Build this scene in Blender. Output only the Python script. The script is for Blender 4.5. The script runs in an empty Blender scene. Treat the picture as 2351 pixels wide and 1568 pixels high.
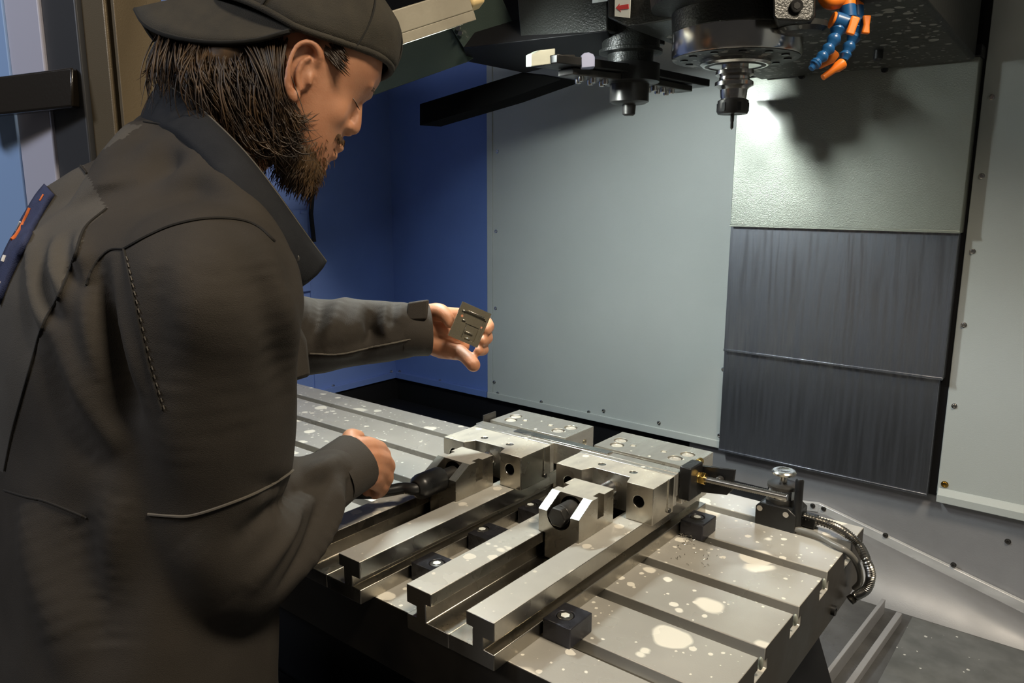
import bpy, bmesh, math, random
import numpy as np
from mathutils import Vector, Matrix, noise
from mathutils.bvhtree import BVHTree
random.seed(7); rng = np.random.default_rng(7)
sc = bpy.context.scene
COL = sc.collection
# ------------------------------------------------------------------ camera
W, H, F = 2351.0, 1568.0, 1751.79
CAM = Vector((0.28685734, -1.23913703, 0.55135047))
cd = bpy.data.cameras.new('camera'); cam = bpy.data.objects.new('camera', cd); COL.objects.link(cam)
cd.sensor_width = 36; cd.lens = F/W*36; cd.clip_start = .02; cd.clip_end = 60
cam.location = CAM; cam.rotation_euler = (1.37938654, -0.00280377, 0.67445707)
sc.camera = cam
ROT = cam.rotation_euler.to_matrix()
# ------------------------------------------------------------------ light and exposure
vs = sc.view_settings
vs.view_transform = 'Standard'; vs.look = 'None'; vs.exposure = 0.0; vs.gamma = 1.0; vs.use_curve_mapping = False
w = bpy.data.worlds.new('hall'); sc.world = w; w.use_nodes = True
w.node_tree.nodes['Background'].inputs[0].default_value = (.92, .88, .84, 1)
w.node_tree.nodes['Background'].inputs[1].default_value = 0.035
def area(name, loc, target, sx, sy, power, col):
    l = bpy.data.lights.new(name, 'AREA'); l.shape = 'RECTANGLE'; l.size = sx; l.size_y = sy
    l.energy = power; l.color = col
    o = bpy.data.objects.new(name, l); COL.objects.link(o); o.location = loc
    o.rotation_euler = (Vector(target)-Vector(loc)).to_track_quat('-Z', 'Y').to_euler()
    return o
area('hall_lamp_warm', (1.0, -.52, 2.35), (-.25, -.35, 0), .8, .4, 88, (1, .86, .66))
area('hall_lamp_rear', (-.5, -3.2, 2.4), (-.5, -.7, .3), 1.2, .5, 13, (1, .86, .68))
area('hall_lamp_cool', (-1.9, -2.9, 2.3), (-1.3, -.7, .4), 1.2, .4, 42, (.80, .87, 1))
LAMP_EMIT = 420.0

def on(u, v, ax, val):
    """point of the picture (2351x1568) carried out to the real plane ax = val"""
    d = ROT @ Vector(((u-W/2)/F, -(v-H/2)/F, -1)); i = 'xyz'.index(ax)
    return CAM + d*((val-CAM[i])/d[i])
def dp(u, v, d):
    return CAM + (ROT @ Vector(((u-W/2)/F, -(v-H/2)/F, -1)))*d
# ------------------------------------------------------------------ materials
def nd(nt, t, **k):
    n = nt.nodes.new(t)
    for a, b in k.items(): setattr(n, a, b)
    return n
def mat(name, col, metal=0, rough=.5, col2=None, nscale=8, stretch=(1, 1, 1), rvar=0, bump=0, bscale=200, spots=None, spot_rough=None,
        spot_scales=((14, .30), (38, .26)), sss=0, coat=0, emit=None, spec=.5, detail=4, bstretch=None, contrast=(.35, .65)):
    m = bpy.data.materials.new(name); m.use_nodes = True; nt = m.node_tree; L = nt.links
    b = nt.nodes['Principled BSDF']
    b.inputs['Base Color'].default_value = (*col, 1); b.inputs['Metallic'].default_value = metal; b.inputs['Roughness'].default_value = rough
    b.inputs['Specular IOR Level'].default_value = spec
    tc = nd(nt, 'ShaderNodeTexCoord')
    colsock = None; rsock = None
    if col2 is not None or rvar:
        mp = nd(nt, 'ShaderNodeMapping'); mp.inputs['Scale'].default_value = stretch; L.new(tc.outputs['Object'], mp.inputs[0])
        no = nd(nt, 'ShaderNodeTexNoise'); no.inputs['Scale'].default_value = nscale; no.inputs['Detail'].default_value = detail
        L.new(mp.outputs[0], no.inputs['Vector'])
        rp = nd(nt, 'ShaderNodeMapRange'); rp.inputs[1].default_value = contrast[0]; rp.inputs[2].default_value = contrast[1]
        L.new(no.outputs[0], rp.inputs[0])
        if col2 is not None:
            mx = nd(nt, 'ShaderNodeMix', data_type='RGBA'); mx.inputs[6].default_value = (*col, 1); mx.inputs[7].default_value = (*col2, 1)
            L.new(rp.outputs[0], mx.inputs[0]); colsock = mx.outputs[2]
        if rvar:
            rr = nd(nt, 'ShaderNodeMapRange'); rr.inputs[3].default_value = max(.02, rough-rvar); rr.inputs[4].default_value = min(1, rough+rvar)
            L.new(rp.outputs[0], rr.inputs[0]); rsock = rr.outputs[0]
    if spots is not None:
        prev = None
        for sc_, rad in spot_scales:
            ds = nd(nt, 'ShaderNodeTexNoise'); ds.inputs['Scale'].default_value = sc_*2.2; L.new(tc.outputs['Object'], ds.inputs['Vector'])
            vadd = nd(nt, 'ShaderNodeVectorMath', operation='MULTIPLY_ADD'); vadd.inputs[1].default_value = (.25/sc_,)*3
            L.new(ds.outputs['Color'], vadd.inputs[0]); L.new(tc.outputs['Object'], vadd.inputs[2])
            fl = nd(nt, 'ShaderNodeVectorMath', operation='MULTIPLY'); fl.inputs[1].default_value = (1, 1, .02); L.new(vadd.outputs[0], fl.inputs[0])
            vo = nd(nt, 'ShaderNodeTexVoronoi'); vo.inputs['Scale'].default_value = sc_; L.new(fl.outputs[0], vo.inputs['Vector'])
            sp = nd(nt, 'ShaderNodeSeparateColor'); L.new(vo.outputs['Color'], sp.inputs[0])
            pw = nd(nt, 'ShaderNodeMath', operation='POWER'); pw.inputs[1].default_value = 1.7; L.new(sp.outputs[0], pw.inputs[0])
            mu = nd(nt, 'ShaderNodeMath', operation='MULTIPLY'); mu.inputs[1].default_value = rad; L.new(pw.outputs[0], mu.inputs[0])
            su = nd(nt, 'ShaderNodeMath', operation='SUBTRACT'); L.new(mu.outputs[0], su.inputs[0]); L.new(vo.outputs['Distance'], su.inputs[1])
            mr = nd(nt, 'ShaderNodeMapRange'); mr.inputs[1].default_value = 0; mr.inputs[2].default_value = .03; L.new(su.outputs[0], mr.inputs[0])
            if prev is None: prev = mr.outputs[0]
            else:
                ma = nd(nt, 'ShaderNodeMath', operation='MAXIMUM'); L.new(prev, ma.inputs[0]); L.new(mr.outputs[0], ma.inputs[1]); prev = ma.outputs[0]
        ge = nd(nt, 'ShaderNodeNewGeometry'); sx = nd(nt, 'ShaderNodeSeparateXYZ'); L.new(ge.outputs['Normal'], sx.inputs[0])
        up = nd(nt, 'ShaderNodeMath', operation='GREATER_THAN'); up.inputs[1].default_value = .7; ab = nd(nt, 'ShaderNodeMath', operation='ABSOLUTE'); L.new(sx.outputs[2], ab.inputs[0]); L.new(ab.outputs[0], up.inputs[0])
        mk = nd(nt, 'ShaderNodeMath', operation='MULTIPLY'); L.new(prev, mk.inputs[0]); L.new(up.outputs[0], mk.inputs[1]); prev = mk.outputs[0]
        mx = nd(nt, 'ShaderNodeMix', data_type='RGBA'); L.new(prev, mx.inputs[0])
        if colsock: L.new(colsock, mx.inputs[6])
        else: mx.inputs[6].default_value = (*col, 1)
        mx.inputs[7].default_value = (*spots, 1); colsock = mx.outputs[2]
        mm = nd(nt, 'ShaderNodeMapRange'); mm.inputs[3].default_value = metal; mm.inputs[4].default_value = 0; L.new(prev, mm.inputs[0]); L.new(mm.outputs[0], b.inputs['Metallic'])
    if colsock: L.new(colsock, b.inputs['Base Color'])
    if rsock: L.new(rsock, b.inputs['Roughness'])
    if bump:
        mp = nd(nt, 'ShaderNodeMapping'); mp.inputs['Scale'].default_value = bstretch or (1, 1, 1); L.new(tc.outputs['Object'], mp.inputs[0])
        n2 = nd(nt, 'ShaderNodeTexNoise'); n2.inputs['Scale'].default_value = bscale; n2.inputs['Detail'].default_value = 3; L.new(mp.outputs[0], n2.inputs['Vector'])
        bp = nd(nt, 'ShaderNodeBump'); bp.inputs['Strength'].default_value = bump; bp.inputs['Distance'].default_value = .002
        L.new(n2.outputs[0], bp.inputs['Height']); L.new(bp.outputs[0], b.inputs['Normal'])
    if sss:
        b.inputs['Subsurface Weight'].default_value = sss; b.inputs['Subsurface Radius'].default_value = (.012, .004, .002); b.inputs['Subsurface Scale'].default_value = .6
    if coat: b.inputs['Coat Weight'].default_value = coat; b.inputs['Coat Roughness'].default_value = .12
    if emit:
        b.inputs['Emission Color'].default_value = (*emit[0], 1); b.inputs['Emission Strength'].default_value = emit[1]
    return m
M = {}
M['table_side'] = mat('oily_shaded_cast_iron', (.035, .031, .026), .4, .40, (.06, .052, .042), 8, rvar=.1)  # oily iron of the table sides, their shade painted in darker
M['table'] = mat('cast_iron_table', (.53, .51, .465), .32, .25, (.41, .395, .36), 5, rvar=.09, bump=.05, bscale=500, spots=(.72, .69, .61), spot_scales=((8, .40), (20, .36), (42, .34), (85, .26)))
M['rail'] = mat('ground_steel_rail', (.64, .63, .58), .35, .30, (.50, .485, .445), 9, rvar=.08, spots=(.68, .65, .58), spot_scales=((15, .38), (36, .36), (80, .28)))
M['steel'] = mat('ground_steel', (.52, .49, .43), 1, .28, (.40, .375, .33), 18, rvar=.08, bump=.04, bscale=400, bstretch=(1, 8, 8))
M['steel_top'] = mat('milled_steel', (.74, .72, .65), .85, .33, (.52, .50, .46), 30, (1, .25, 1), rvar=.1, spots=(.62, .60, .52), spot_scales=((60, .22),))
M['film'] = mat('steel_with_dried_film', (.66, .63, .54), .35, .36, (.42, .40, .36), 26, (1, .5, 1), rvar=.1, spots=(.70, .67, .57), spot_scales=((45, .26), (100, .22)))
M['bright'] = mat('bright_steel', (.72, .70, .64), 1, .22, (.5, .48, .44), 60, rvar=.08, bump=.1, bscale=220)
M['chamfer'] = mat('scratched_chamfer', (.46, .47, .42), .8, .42, (.30, .31, .28), 90, (1, .3, .3), rvar=.1, bump=.2, bscale=300)
M['chrome'] = mat('polished_steel', (.66, .64, .61), 1, .20, rvar=.06, nscale=20)
M['dark_steel'] = mat('blued_steel', (.055, .053, .05), .7, .38, (.09, .085, .08), 30, rvar=.1)
M['black_metal'] = mat('black_oxide', (.018, .018, .019), .5, .35, (.03, .03, .03), 20, rvar=.1)
M['blackhole'] = mat('black_recess', (.008, .008, .008), 0, .6)  # near-black for bore floors, sockets, slots and the door gap
M['clamp'] = mat('clamp_oxide', (.022, .022, .026), .4, .30, (.04, .04, .05), 25, rvar=.1, spots=(.42, .42, .40), spot_scales=((45, .20),))
M['blue'] = mat('blue_paint', (.135, .215, .52), 0, .42, (.125, .20, .49), 6, bump=.25, bscale=900, spec=.4)
M['white'] = mat('grey_white_paint', (.48, .51, .495), 0, .40, (.455, .485, .47), 5, bump=.22, bscale=900, spec=.4)
M['cover_top'] = mat('cover_sheet_satin', (.42, .44, .385), .85, .40, (.36, .38, .33), 4, bump=.3, bscale=420, rvar=.06, coat=.5)
M['cover'] = mat('cover_sheet_brushed', (.33, .345, .385), .95, .36, (.19, .20, .23), 14, (7, 1, .35), rvar=.08, bump=.12, bscale=60, bstretch=(14, 1, .4))
M['sheet'] = mat('galvanised_sheet', (.34, .34, .355), .35, .54, (.27, .27, .28), 6, rvar=.08, bump=.12, bscale=350)
M['sheet_edge'] = mat('bent_steel_strip', (.62, .62, .62), .2, .34, (.50, .50, .50), 40, (.3, 1, 1), rvar=.08)
M['pan'] = mat('wet_pan', (.13, .13, .13), .4, .32, (.07, .07, .07), 9, rvar=.16, bump=.15, bscale=120)
M['wet'] = mat('coolant_film', (.12, .125, .125), .3, .16, (.17, .175, .175), 20, spots=(.5, .5, .48), spot_scales=((55, .2),))
M['dark'] = mat('dark_machine_paint', (.007, .007, .008), 0, .55, spec=.25)
M['void'] = mat('matt_black', (.003, .003, .003), 0, .9, spec=.08)
M['head'] = mat('black_wrinkle_paint', (.017, .018, .016), 0, .36, bump=.6, bscale=260, spec=.45)
M['mottle'] = mat('flaked_paint', (.016, .017, .016), 0, .45, bump=.3, bscale=80, spots=(.22, .22, .20), spot_scales=((48, .46), (90, .4)))
M['guard'] = mat('guard_paint', (.050, .070, .060), 0, .38, (.042, .060, .052), 8, bump=.3, bscale=700, spec=.4)
M['lampbody'] = mat('lamp_housing', (.24, .22, .17), .1, .45, (.19, .17, .13), 14, bump=.1, spots=(.08, .07, .05), spot_scales=((90, .16),))
M['lampcap'] = mat('lamp_end_cap', (.62, .46, .22), 0, .4)
M['lens'] = mat('lamp_lens', (.9, .95, .9), 0, .4, emit=((.91, 1.0, .98), LAMP_EMIT))
M['sticker'] = mat('sticker_white', (.72, .75, .72), 0, .5)
M['red'] = mat('sticker_red', (.55, .05, .05), 0, .5)
M['grip'] = mat('gripper_steel', (.40, .42, .36), .3, .40, (.33, .35, .30), 30)
M['lilac'] = mat('lilac_reflector', (.30, .33, .50), .2, .4)
M['hose_blue'] = mat('hose_blue', (.012, .085, .24), 0, .30, spec=.6)
M['orange'] = mat('hose_orange', (.82, .20, .015), 0, .38)
M['brass'] = mat('brass', (.75, .50, .14), 1, .25)
M['conduit'] = mat('armour_hose', (.30, .29, .27), .95, .28)
M['grey_tube'] = mat('grey_tube', (.17, .165, .15), 0, .35)
M['plate'] = mat('machined_plate', (.37, .33, .24), .75, .30, (.29, .26, .19), 40, rvar=.06)
M['post'] = mat('bronze_post', (.155, .118, .07), .3, .42, bump=.15, bscale=600)
M['postdark'] = mat('dark_post', (.035, .036, .04), 0, .45)
M['lavender'] = mat('lavender_panel', (.50, .49, .58), 0, .5)
M['paleblue'] = mat('pale_blue_panel', (.28, .42, .68), 0, .5)
M['handle'] = mat('black_handle', (.014, .011, .008), 0, .22, bump=.1, spec=.7)
M['concrete'] = mat('hall_floor', (.10, .10, .10), 0, .6, (.07, .07, .07), 3)
M['skin'] = mat('skin', (.49, .235, .130), 0, .55, (.41, .18, .095), 22, sss=.18, bump=.12, bscale=450)
M['nail'] = mat('nail', (.74, .50, .40), 0, .3)
M['hair'] = mat('brown_hair', (.020, .010, .004), 0, .42, (.080, .042, .015), 60, spec=.35, contrast=(.45, .75))
M['beard'] = mat('beard_hair', (.045, .023, .010), 0, .5, (.09, .05, .02), 40)
M['cap'] = mat('cap_twill', (.036, .030, .020), 0, .85, (.027, .023, .016), 40, bump=.5, bscale=900, bstretch=(1, 1, 1))
M['cap_under'] = mat('cap_lining', (.012, .011, .009), 0, .9)
M['jacket'] = mat('work_jacket', (.045, .038, .031), 0, .80, (.034, .029, .024), 9, bump=.35, bscale=1100, spec=.25)
M['jacket_panel_lit'] = mat('jacket_back_panel_lit', (.082, .074, .064), 0, .82, (.066, .060, .052), 9, bump=.35, bscale=1100, spec=.25)  # same cloth, the light on the back painted in as a paler tone
M['collar'] = mat('jacket_collar', (.022, .023, .026), 0, .85, (.016, .017, .020), 20, bump=.4, bscale=1000, spec=.2)
M['seam'] = mat('seam_thread', (.012, .010, .008), 0, .9)
M['stitch'] = mat('stitch_light', (.10, .088, .072), 0, .9)
M['trouser'] = mat('trousers', (.022, .021, .02), 0, .9, (.017, .016, .016), 8)
M['patch'] = mat('navy_patch', (.022, .032, .095), 0, .8, (.015, .022, .07), 60, bump=.5, bscale=900)
M['thread_white'] = mat('white_thread', (.70, .70, .72), 0, .7)
M['thread_orange'] = mat('orange_thread', (.62, .14, .03), 0, .7)
M['boot'] = mat('black_boot', (.012, .012, .012), 0, .45)
# ------------------------------------------------------------------ mesh tools
class MB:
    def __init__(s): s.v = []; s.f = []
    def add(s, v, f):
        o = len(s.v); s.v += [tuple(p) for p in v]; s.f += [tuple(i+o for i in q) for q in f]; return s
    def hexa(s, p):   # 8 points: bottom 0-3 ring, top 4-7 ring
        return s.add(p, [(3, 2, 1, 0), (4, 5, 6, 7), (0, 1, 5, 4), (1, 2, 6, 5), (2, 3, 7, 6), (3, 0, 4, 7)])
    def box(s, a, b):
        (x0, y0, z0), (x1, y1, z1) = a, b
        return s.hexa([(x0, y0, z0), (x1, y0, z0), (x1, y1, z0), (x0, y1, z0), (x0, y0, z1), (x1, y0, z1), (x1, y1, z1), (x0, y1, z1)])
    def prism(s, poly, ax, a, b):
        n = len(poly)
        def P(q, t):
            return {'x': (t, q[0], q[1]), 'y': (q[0], t, q[1]), 'z': (q[0], q[1], t)}[ax]
        v = [P(q, a) for q in poly]+[P(q, b) for q in poly]
        f = [tuple(range(n))[::-1], tuple(range(n, 2*n))]+[(i, (i+1) % n, n+(i+1) % n, n+i) for i in range(n)]
        return s.add(v, f)
    def slab(s, poly, off):
        """polygon of 3D points given thickness along vector off"""
        n = len(poly); off = Vector(off); v = [Vector(p) for p in poly]+[Vector(p)+off for p in poly]
        return s.add(v, [tuple(range(n))[::-1], tuple(range(n, 2*n))]+[(i, (i+1) % n, n+(i+1) % n, n+i) for i in range(n)])
    def tube(s, path, rad, n=12, caps=True, flat=None, up=None):
        """rad: number or list; flat: (dir, factor) squash along dir"""
        P = [Vector(p) for p in path]; k = len(P)
        R = [rad]*k if isinstance(rad, (int, float)) else list(rad)
        prevn = None; v = []
        for i in range(k):
            t = (P[min(i+1, k-1)]-P[max(i-1, 0)]).normalized()
            if prevn is None:
                a = Vector(up) if up else (Vector((0, 0, 1)) if abs(t.z) < .9 else Vector((1, 0, 0)))
                nn = (a-t*a.dot(t)).normalized()
            else: nn = (prevn-t*prevn.dot(t)).normalized()
            prevn = nn; bb = t.cross(nn)
            for j in range(n):
                an = 2*math.pi*j/n
                q = nn*math.cos(an)*R[i]+bb*math.sin(an)*R[i]
                if flat: d, fc = flat; d = Vector(d).normalized(); q = q-d*q.dot(d)*(1-fc)
                v.append(P[i]+q)
        f = [(i*n+j, i*n+(j+1) % n, (i+1)*n+(j+1) % n, (i+1)*n+j) for i in range(k-1) for j in range(n)]
        if caps: f += [tuple(range(n))[::-1], tuple(range((k-1)*n, k*n))]
        return s.add(v, f)
    def lathe(s, c, prof, n=32, ax='z'):
        """prof: list of (radius, t) along axis through c"""
        v = []; c = Vector(c)
        for r, t in prof:
            for j in range(n):
                a = 2*math.pi*j/n; x, y = r*math.cos(a), r*math.sin(a)
                v.append(c+Vector({'z': (x, y, t), 'y': (x, t, -y), 'x': (t, x, y)}[ax]))
        k = len(prof)
        f = [(i*n+j, i*n+(j+1) % n, (i+1)*n+(j+1) % n, (i+1)*n+j) for i in range(k-1) for j in range(n)]
        f += [tuple(range(n))[::-1], tuple(range((k-1)*n, k*n))]
        return s.add(v, f)
    def ball(s, c, r, n=14, m=9, basis=None):
        r = (r, r, r) if isinstance(r, (int, float)) else r
        bx = basis or (Vector((1, 0, 0)), Vector((0, 1, 0)), Vector((0, 0, 1))); c = Vector(c)
        v = [c+bx[2]*r[2]]
        for i in range(1, m):
            t = math.pi*i/m
            for j in range(n):
                a = 2*math.pi*j/n
                v.append(c+bx[0]*r[0]*math.sin(t)*math.cos(a)+bx[1]*r[1]*math.sin(t)*math.sin(a)+bx[2]*r[2]*math.cos(t))
        v.append(c-bx[2]*r[2]); f = []
        for j in range(n): f.append((0, 1+j, 1+(j+1) % n))
        for i in range(m-2):
            for j in range(n):
                a = 1+i*n; f.append((a+j, a+n+j, a+n+(j+1) % n, a+(j+1) % n))
        a = 1+(m-2)*n
        for j in range(n): f.append((a+j, len(v)-1, a+(j+1) % n))
        return s.add(v, f)
    def loft(s, rings):
        n = len(rings[0]); v = [p for r in rings for p in r]; k = len(rings)
        f = [(i*n+j, i*n+(j+1) % n, (i+1)*n+(j+1) % n, (i+1)*n+j) for i in range(k-1) for j in range(n)]
        f += [tuple(range(n))[::-1], tuple(range((k-1)*n, k*n))]
        return s.add(v, f)
    def mesh(s, name='m', off=(0, 0, 0)):
        me = bpy.data.meshes.new(name); off = Vector(off)
        me.from_pydata([tuple(Vector(p)-off) for p in s.v], [], s.f)
        bm = bmesh.new(); bm.from_mesh(me); bmesh.ops.recalc_face_normals(bm, faces=bm.faces); bm.to_mesh(me); bm.free()
        return me
    def build(s, name, m, parent=None, bevel=0, smooth=35, seg=2):
        me = s.mesh(name, wloc(parent)); return link(name, me, m, parent, bevel, smooth, seg)
def wloc(o):
    t = Vector((0, 0, 0))
    while o is not None: t += o.location; o = o.parent
    return t
def link(name, me, m, parent=None, bevel=0, smooth=35, seg=2):
    if m is not None:
        me.materials.clear()
        for q in (m if isinstance(m, list) else [m]): me.materials.append(q)
    if smooth:
        me.shade_smooth()
        me.set_sharp_from_angle(angle=math.radians(smooth))
    o = bpy.data.objects.new(name, me); COL.objects.link(o); o.parent = parent
    if bevel:
        b = o.modifiers.new('bevel', 'BEVEL'); b.width = bevel; b.segments = seg; b.limit_method = 'ANGLE'; b.angle_limit = math.radians(40); b.harden_normals = False
    return o
def evaluated(me, mods):
    o = bpy.data.objects.new('tmp', me); COL.objects.link(o)
    tmp = []
    for t, kw in mods:
        md = o.modifiers.new('m', t)
        for a, b in kw.items():
            if a == 'cutter':
                c = bpy.data.objects.new('tmpc', b); COL.objects.link(c); tmp.append(c); md.object = c
            else: setattr(md, a, b)
    dg = bpy.context.evaluated_depsgraph_get(); dg.update()
    r = bpy.data.meshes.new_from_object(o.evaluated_get(dg))
    for q in tmp: bpy.data.objects.remove(q)
    bpy.data.objects.remove(o); return r
def cut(mb, cutters, off=(0, 0, 0)):
    me = mb.mesh('c', off)
    return evaluated(me, [('BOOLEAN', dict(operation='DIFFERENCE', solver='EXACT', cutter=c.mesh('k', off))) for c in cutters])
def remesh(mb, vox, smooth=4, fac=.5, off=(0, 0, 0)):
    me = mb.mesh('r', off)
    return evaluated(me, [('REMESH', dict(mode='VOXEL', voxel_size=vox, adaptivity=0)), ('SMOOTH', dict(factor=fac, iterations=smooth))])
def tag(o, label, cat, group=None):
    o['label'] = label; o['category'] = cat
    if group: o['group'] = group
    return o
def thing(name, loc, label, cat, group=None):
    o = bpy.data.objects.new(name, None); COL.objects.link(o); o.location = loc; o.empty_display_size = .05
    return tag(o, label, cat, group)
def struct(o): o['kind'] = 'structure'; return o
def inst(src, name, loc, parent, rot=None):
    o = bpy.data.objects.new(name, src); COL.objects.link(o); o.parent = parent; o.location = Vector(loc)-wloc(parent)
    if rot: o.rotation_euler = rot
    return o
V = Vector
# ================================================================== THE SETTING
YW = .70                      # back wall of the work area
XL = -1.84                    # left wall
o = MB().box((-4, -4.5, -.95), (3, 1.6, -.9)).build('floor', M['concrete']); struct(o)
# screw meshes shared by every panel
def screw_mesh(r=.0045, m='dark_steel'):
    mb = MB(); mb.lathe((0, 0, 0), [(r*1.35, .001), (r*1.35, -.0008), (r, -.0012), (r*.95, -.004), (r*.55, -.0042), (r*.5, -.002), (.0001, -.002)], 12, 'y')
    me = mb.mesh('screw'); me.materials.append(M[m]); me.shade_smooth(); me.set_sharp_from_angle(angle=.6); return me
SCREW = screw_mesh(m='chrome'); SCREW_D = screw_mesh(.0048, 'dark_steel'); SCREW_B = screw_mesh(.006, 'brass')
# back wall, blue, with the pale panels screwed onto it
wb = struct(MB().box((XL, YW+.012, -.14), (1.2, YW+.06, 1.35)).build('wall_back', M['blue']))
MB().box((XL, YW-.004, -.14), (on(1118, 912, 'y', YW).x, YW+.012, -.118)).build('flange', M['blue'], wb, bevel=.001)
for u, v in ((1010, 874), (918, 853), (1105, 905)):
    p = on(u, v, 'y', YW+.01); inst(SCREW, 'screw', p, wb)
xa = on(1122, 700, 'y', YW).x; xb = on(1668, 800, 'y', YW).x+.03
zb = -.138
pw = MB().box((xa, YW-.004, zb), (xb, YW+.011, 1.34)).build('panel', M['white'], wb, bevel=.0015)
MB().box((xa, YW-.010, zb), (xb, YW-.004, zb+.022)).build('flange', M['white'], pw, bevel=.0015)
xg = on(1136, 700, 'y', YW).x
MB().box((xa, YW-.008, zb), (xg-.004, YW-.004, 1.34)).build('edge_fold', M['white'], pw, bevel=.0015)
for u, v in ((1142, 348), (1139, 531), (1138, 708), (1135, 877), (1143, 903), (1243, 923), (1352, 946), (1386, 943), (1513, 971), (1661, 848), (1652, 1000)):
    inst(SCREW, 'screw', on(u, v, 'y', YW-.004), pw)
# right pale panel
xr = .012; zr = on(2160, 1135, 'y', YW-.004).z
pr = MB().box((xr, YW-.004, zr), (1.15, YW+.011, 1.34)).build('panel', M['white'], wb, bevel=.0015)
a = on(2152, 1130, 'y', YW-.01)
MB().prism([(YW+.01, a.z+.012), (YW-.006, a.z+.010), (YW-.016, a.z-.004), (YW-.016, a.z-.022), (YW+.01, a.z-.022)], 'x', a.x, 1.15).build('drip_lip', M['white'], pr, bevel=.0015)
for i, (u, v) in enumerate(((2277, 223), (2254, 404), (2233, 577), (2213, 746), (2191, 932), (2169, 1112))):
    inst(SCREW_B if i == 5 else SCREW, 'screw', on(u, v, 'y', YW-.004), pr)
# grey lower wall under the panels with its bent strip
lw = struct(MB().box((-.62, YW+.013, -.62), (1.2, YW+.05, -.135)).build('wall_lower', M['sheet'])); 
struct(MB().box((XL-.06, -.62, -.9), (XL+.004, YW+.05, -.141)).build('wall_left_skirt', M['dark']))
lw2 = struct(MB().box((XL, YW+.014, -.75), (-.62, YW+.05, -.14)).build('wall_lower_left', M['dark']))
ys = .70
pts = [on(u, v, 'y', ys) for u, v in ((1560, 1117), (1683, 1133), (1755, 1142), (1879, 1156), (2060, 1243), (2351, 1383), (2500, 1455))]
def strip(name, pa, pb, h, parent):
    n = V((0, 0, -1)); mb = MB(); d = (pb-pa)
    mb.slab([pa+V((0, 0, 0)), pb, pb+V((0, 0, -h)), pa+V((0, 0, -h))], (0, .012, 0)); return mb.build(name, M['sheet_edge'], parent, bevel=.0012)
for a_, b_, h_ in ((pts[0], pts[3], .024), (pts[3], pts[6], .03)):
    MB().slab([a_+V((0, .003, -h_)), b_+V((0, .003, -h_)), b_+V((0, .003, -h_-.007)), a_+V((0, .003, -h_-.007))], (0, .010, 0)).build('shadow_gap', M['void'], lw)  # black strip painting the shadow gap below the edge strip
s1 = strip('edge_strip', pts[0], pts[3], .024, lw); s2 = strip('edge_strip', pts[3], pts[6], .03, lw)
for u, v in ((1866, 1161), (1757, 1149)): inst(SCREW_D, 'screw', on(u, v, 'y', ys), s1)
for u, v in ((1891, 1168), (2033, 1229), (2189, 1297)): inst(SCREW_D, 'screw', on(u, v, 'y', ys), s2)
inst(SCREW_D, 'screw', on(2314, 1243, 'y', YW+.013), lw)
# sloping pan below the strip, then the flat wet pan
ZP = -.385
mb = MB()
fl = [V((-.62, .56, ZP)), V((.1, .56, ZP)), V((1.2, .56, ZP))]
top = [pts[0]+V((0, .006, -.02)), pts[3]+V((0, .006, -.02)), pts[6]+V((0, .006, -.026))]
top[2] = top[1]+(top[2]-top[1])*1.0
tops = [V((-.62, ys+.006, top[0].z)), top[1], top[2], V((1.2, ys+.006, top[2].z-.12))]
flo = [V((-.62, .5, ZP)), V((-.22, .56, ZP)), V((.25, .56, ZP)), V((1.2, .56, ZP))]
mb.add(tops+flo, [(0, 1, 5, 4), (1, 2, 6, 5), (2, 3, 7, 6)])
o = mb.build('wall_sloped_sheet', M['sheet'], None, smooth=60); struct(o)
md = o.modifiers.new('t', 'SOLIDIFY'); md.thickness = .003; md.offset = -1
pan = struct(MB().box((-2.0, -.58, ZP-.02), (1.2, .6, ZP)).build('floor_pan', M['pan']))
o = MB().box((on(2082, 1440, 'z', ZP).x, -.5, ZP), (1.15, .555, ZP+.0015)).build('coolant_film', M['wet'], pan, bevel=.0007)
for (u, v), (u2, v2), hh, wd in (((2029, 1375), (1880, 1568), .034, .004), ((2065, 1406), (1950, 1568), .020, .006)):
    a = on(u, v, 'z', ZP+hh); b = on(u2, v2, 'z', ZP+hh); b = b+(b-a)*.8
    n = (b-a).normalized().cross(V((0, 0, 1)))
    mb = MB(); mb.slab([a+n*wd, a-n*wd, b-n*wd, b+n*wd], (0, 0, -hh)); mb.build('guide_rail', M['sheet'], pan, bevel=.001)
# left blue wall with bottom flange, seam, screws
wl = struct(MB().box((XL-.06, -.55, -.14), (XL, YW+.012, 1.35)).build('wall_left', M['blue']))
MB().box((XL, -.55, -.14), (XL+.014, YW, -.118)).build('flange', M['blue'], wl, bevel=.001)
for u, v in ((765, 886), (898, 853)): inst(SCREW, 'screw', on(u, v, 'x', XL+.003), wl, (0, 0, math.pi/2))
p = on(708, 560, 'x', XL)
MB().box((XL, p.y-.003, -.11), (XL+.004, p.y, 1.3)).build('seam_strip', M['blue'], wl)
a = on(665, 482, 'x', XL); b = on(703, 530, 'x', XL)
hp = MB().box((XL, a.y-.1, b.z-.2), (XL+.012, b.y, a.z)).build('hatch', M['blue'], wl, bevel=.002)
MB().box((XL+.012, b.y-.03, a.z-.012), (XL+.018, b.y-.004, a.z-.004)).build('hinge', M['blue'], hp, bevel=.001)
tag(MB().tube([on(u, v, 'x', XL+.02) for u, v in ((722, 400), (718, 440), (714, 490), (717, 520), (721, 555))], .0075, 10).build('cable', M['dark']), 'black cable hanging on the blue left wall below the beard', 'cable')
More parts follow.
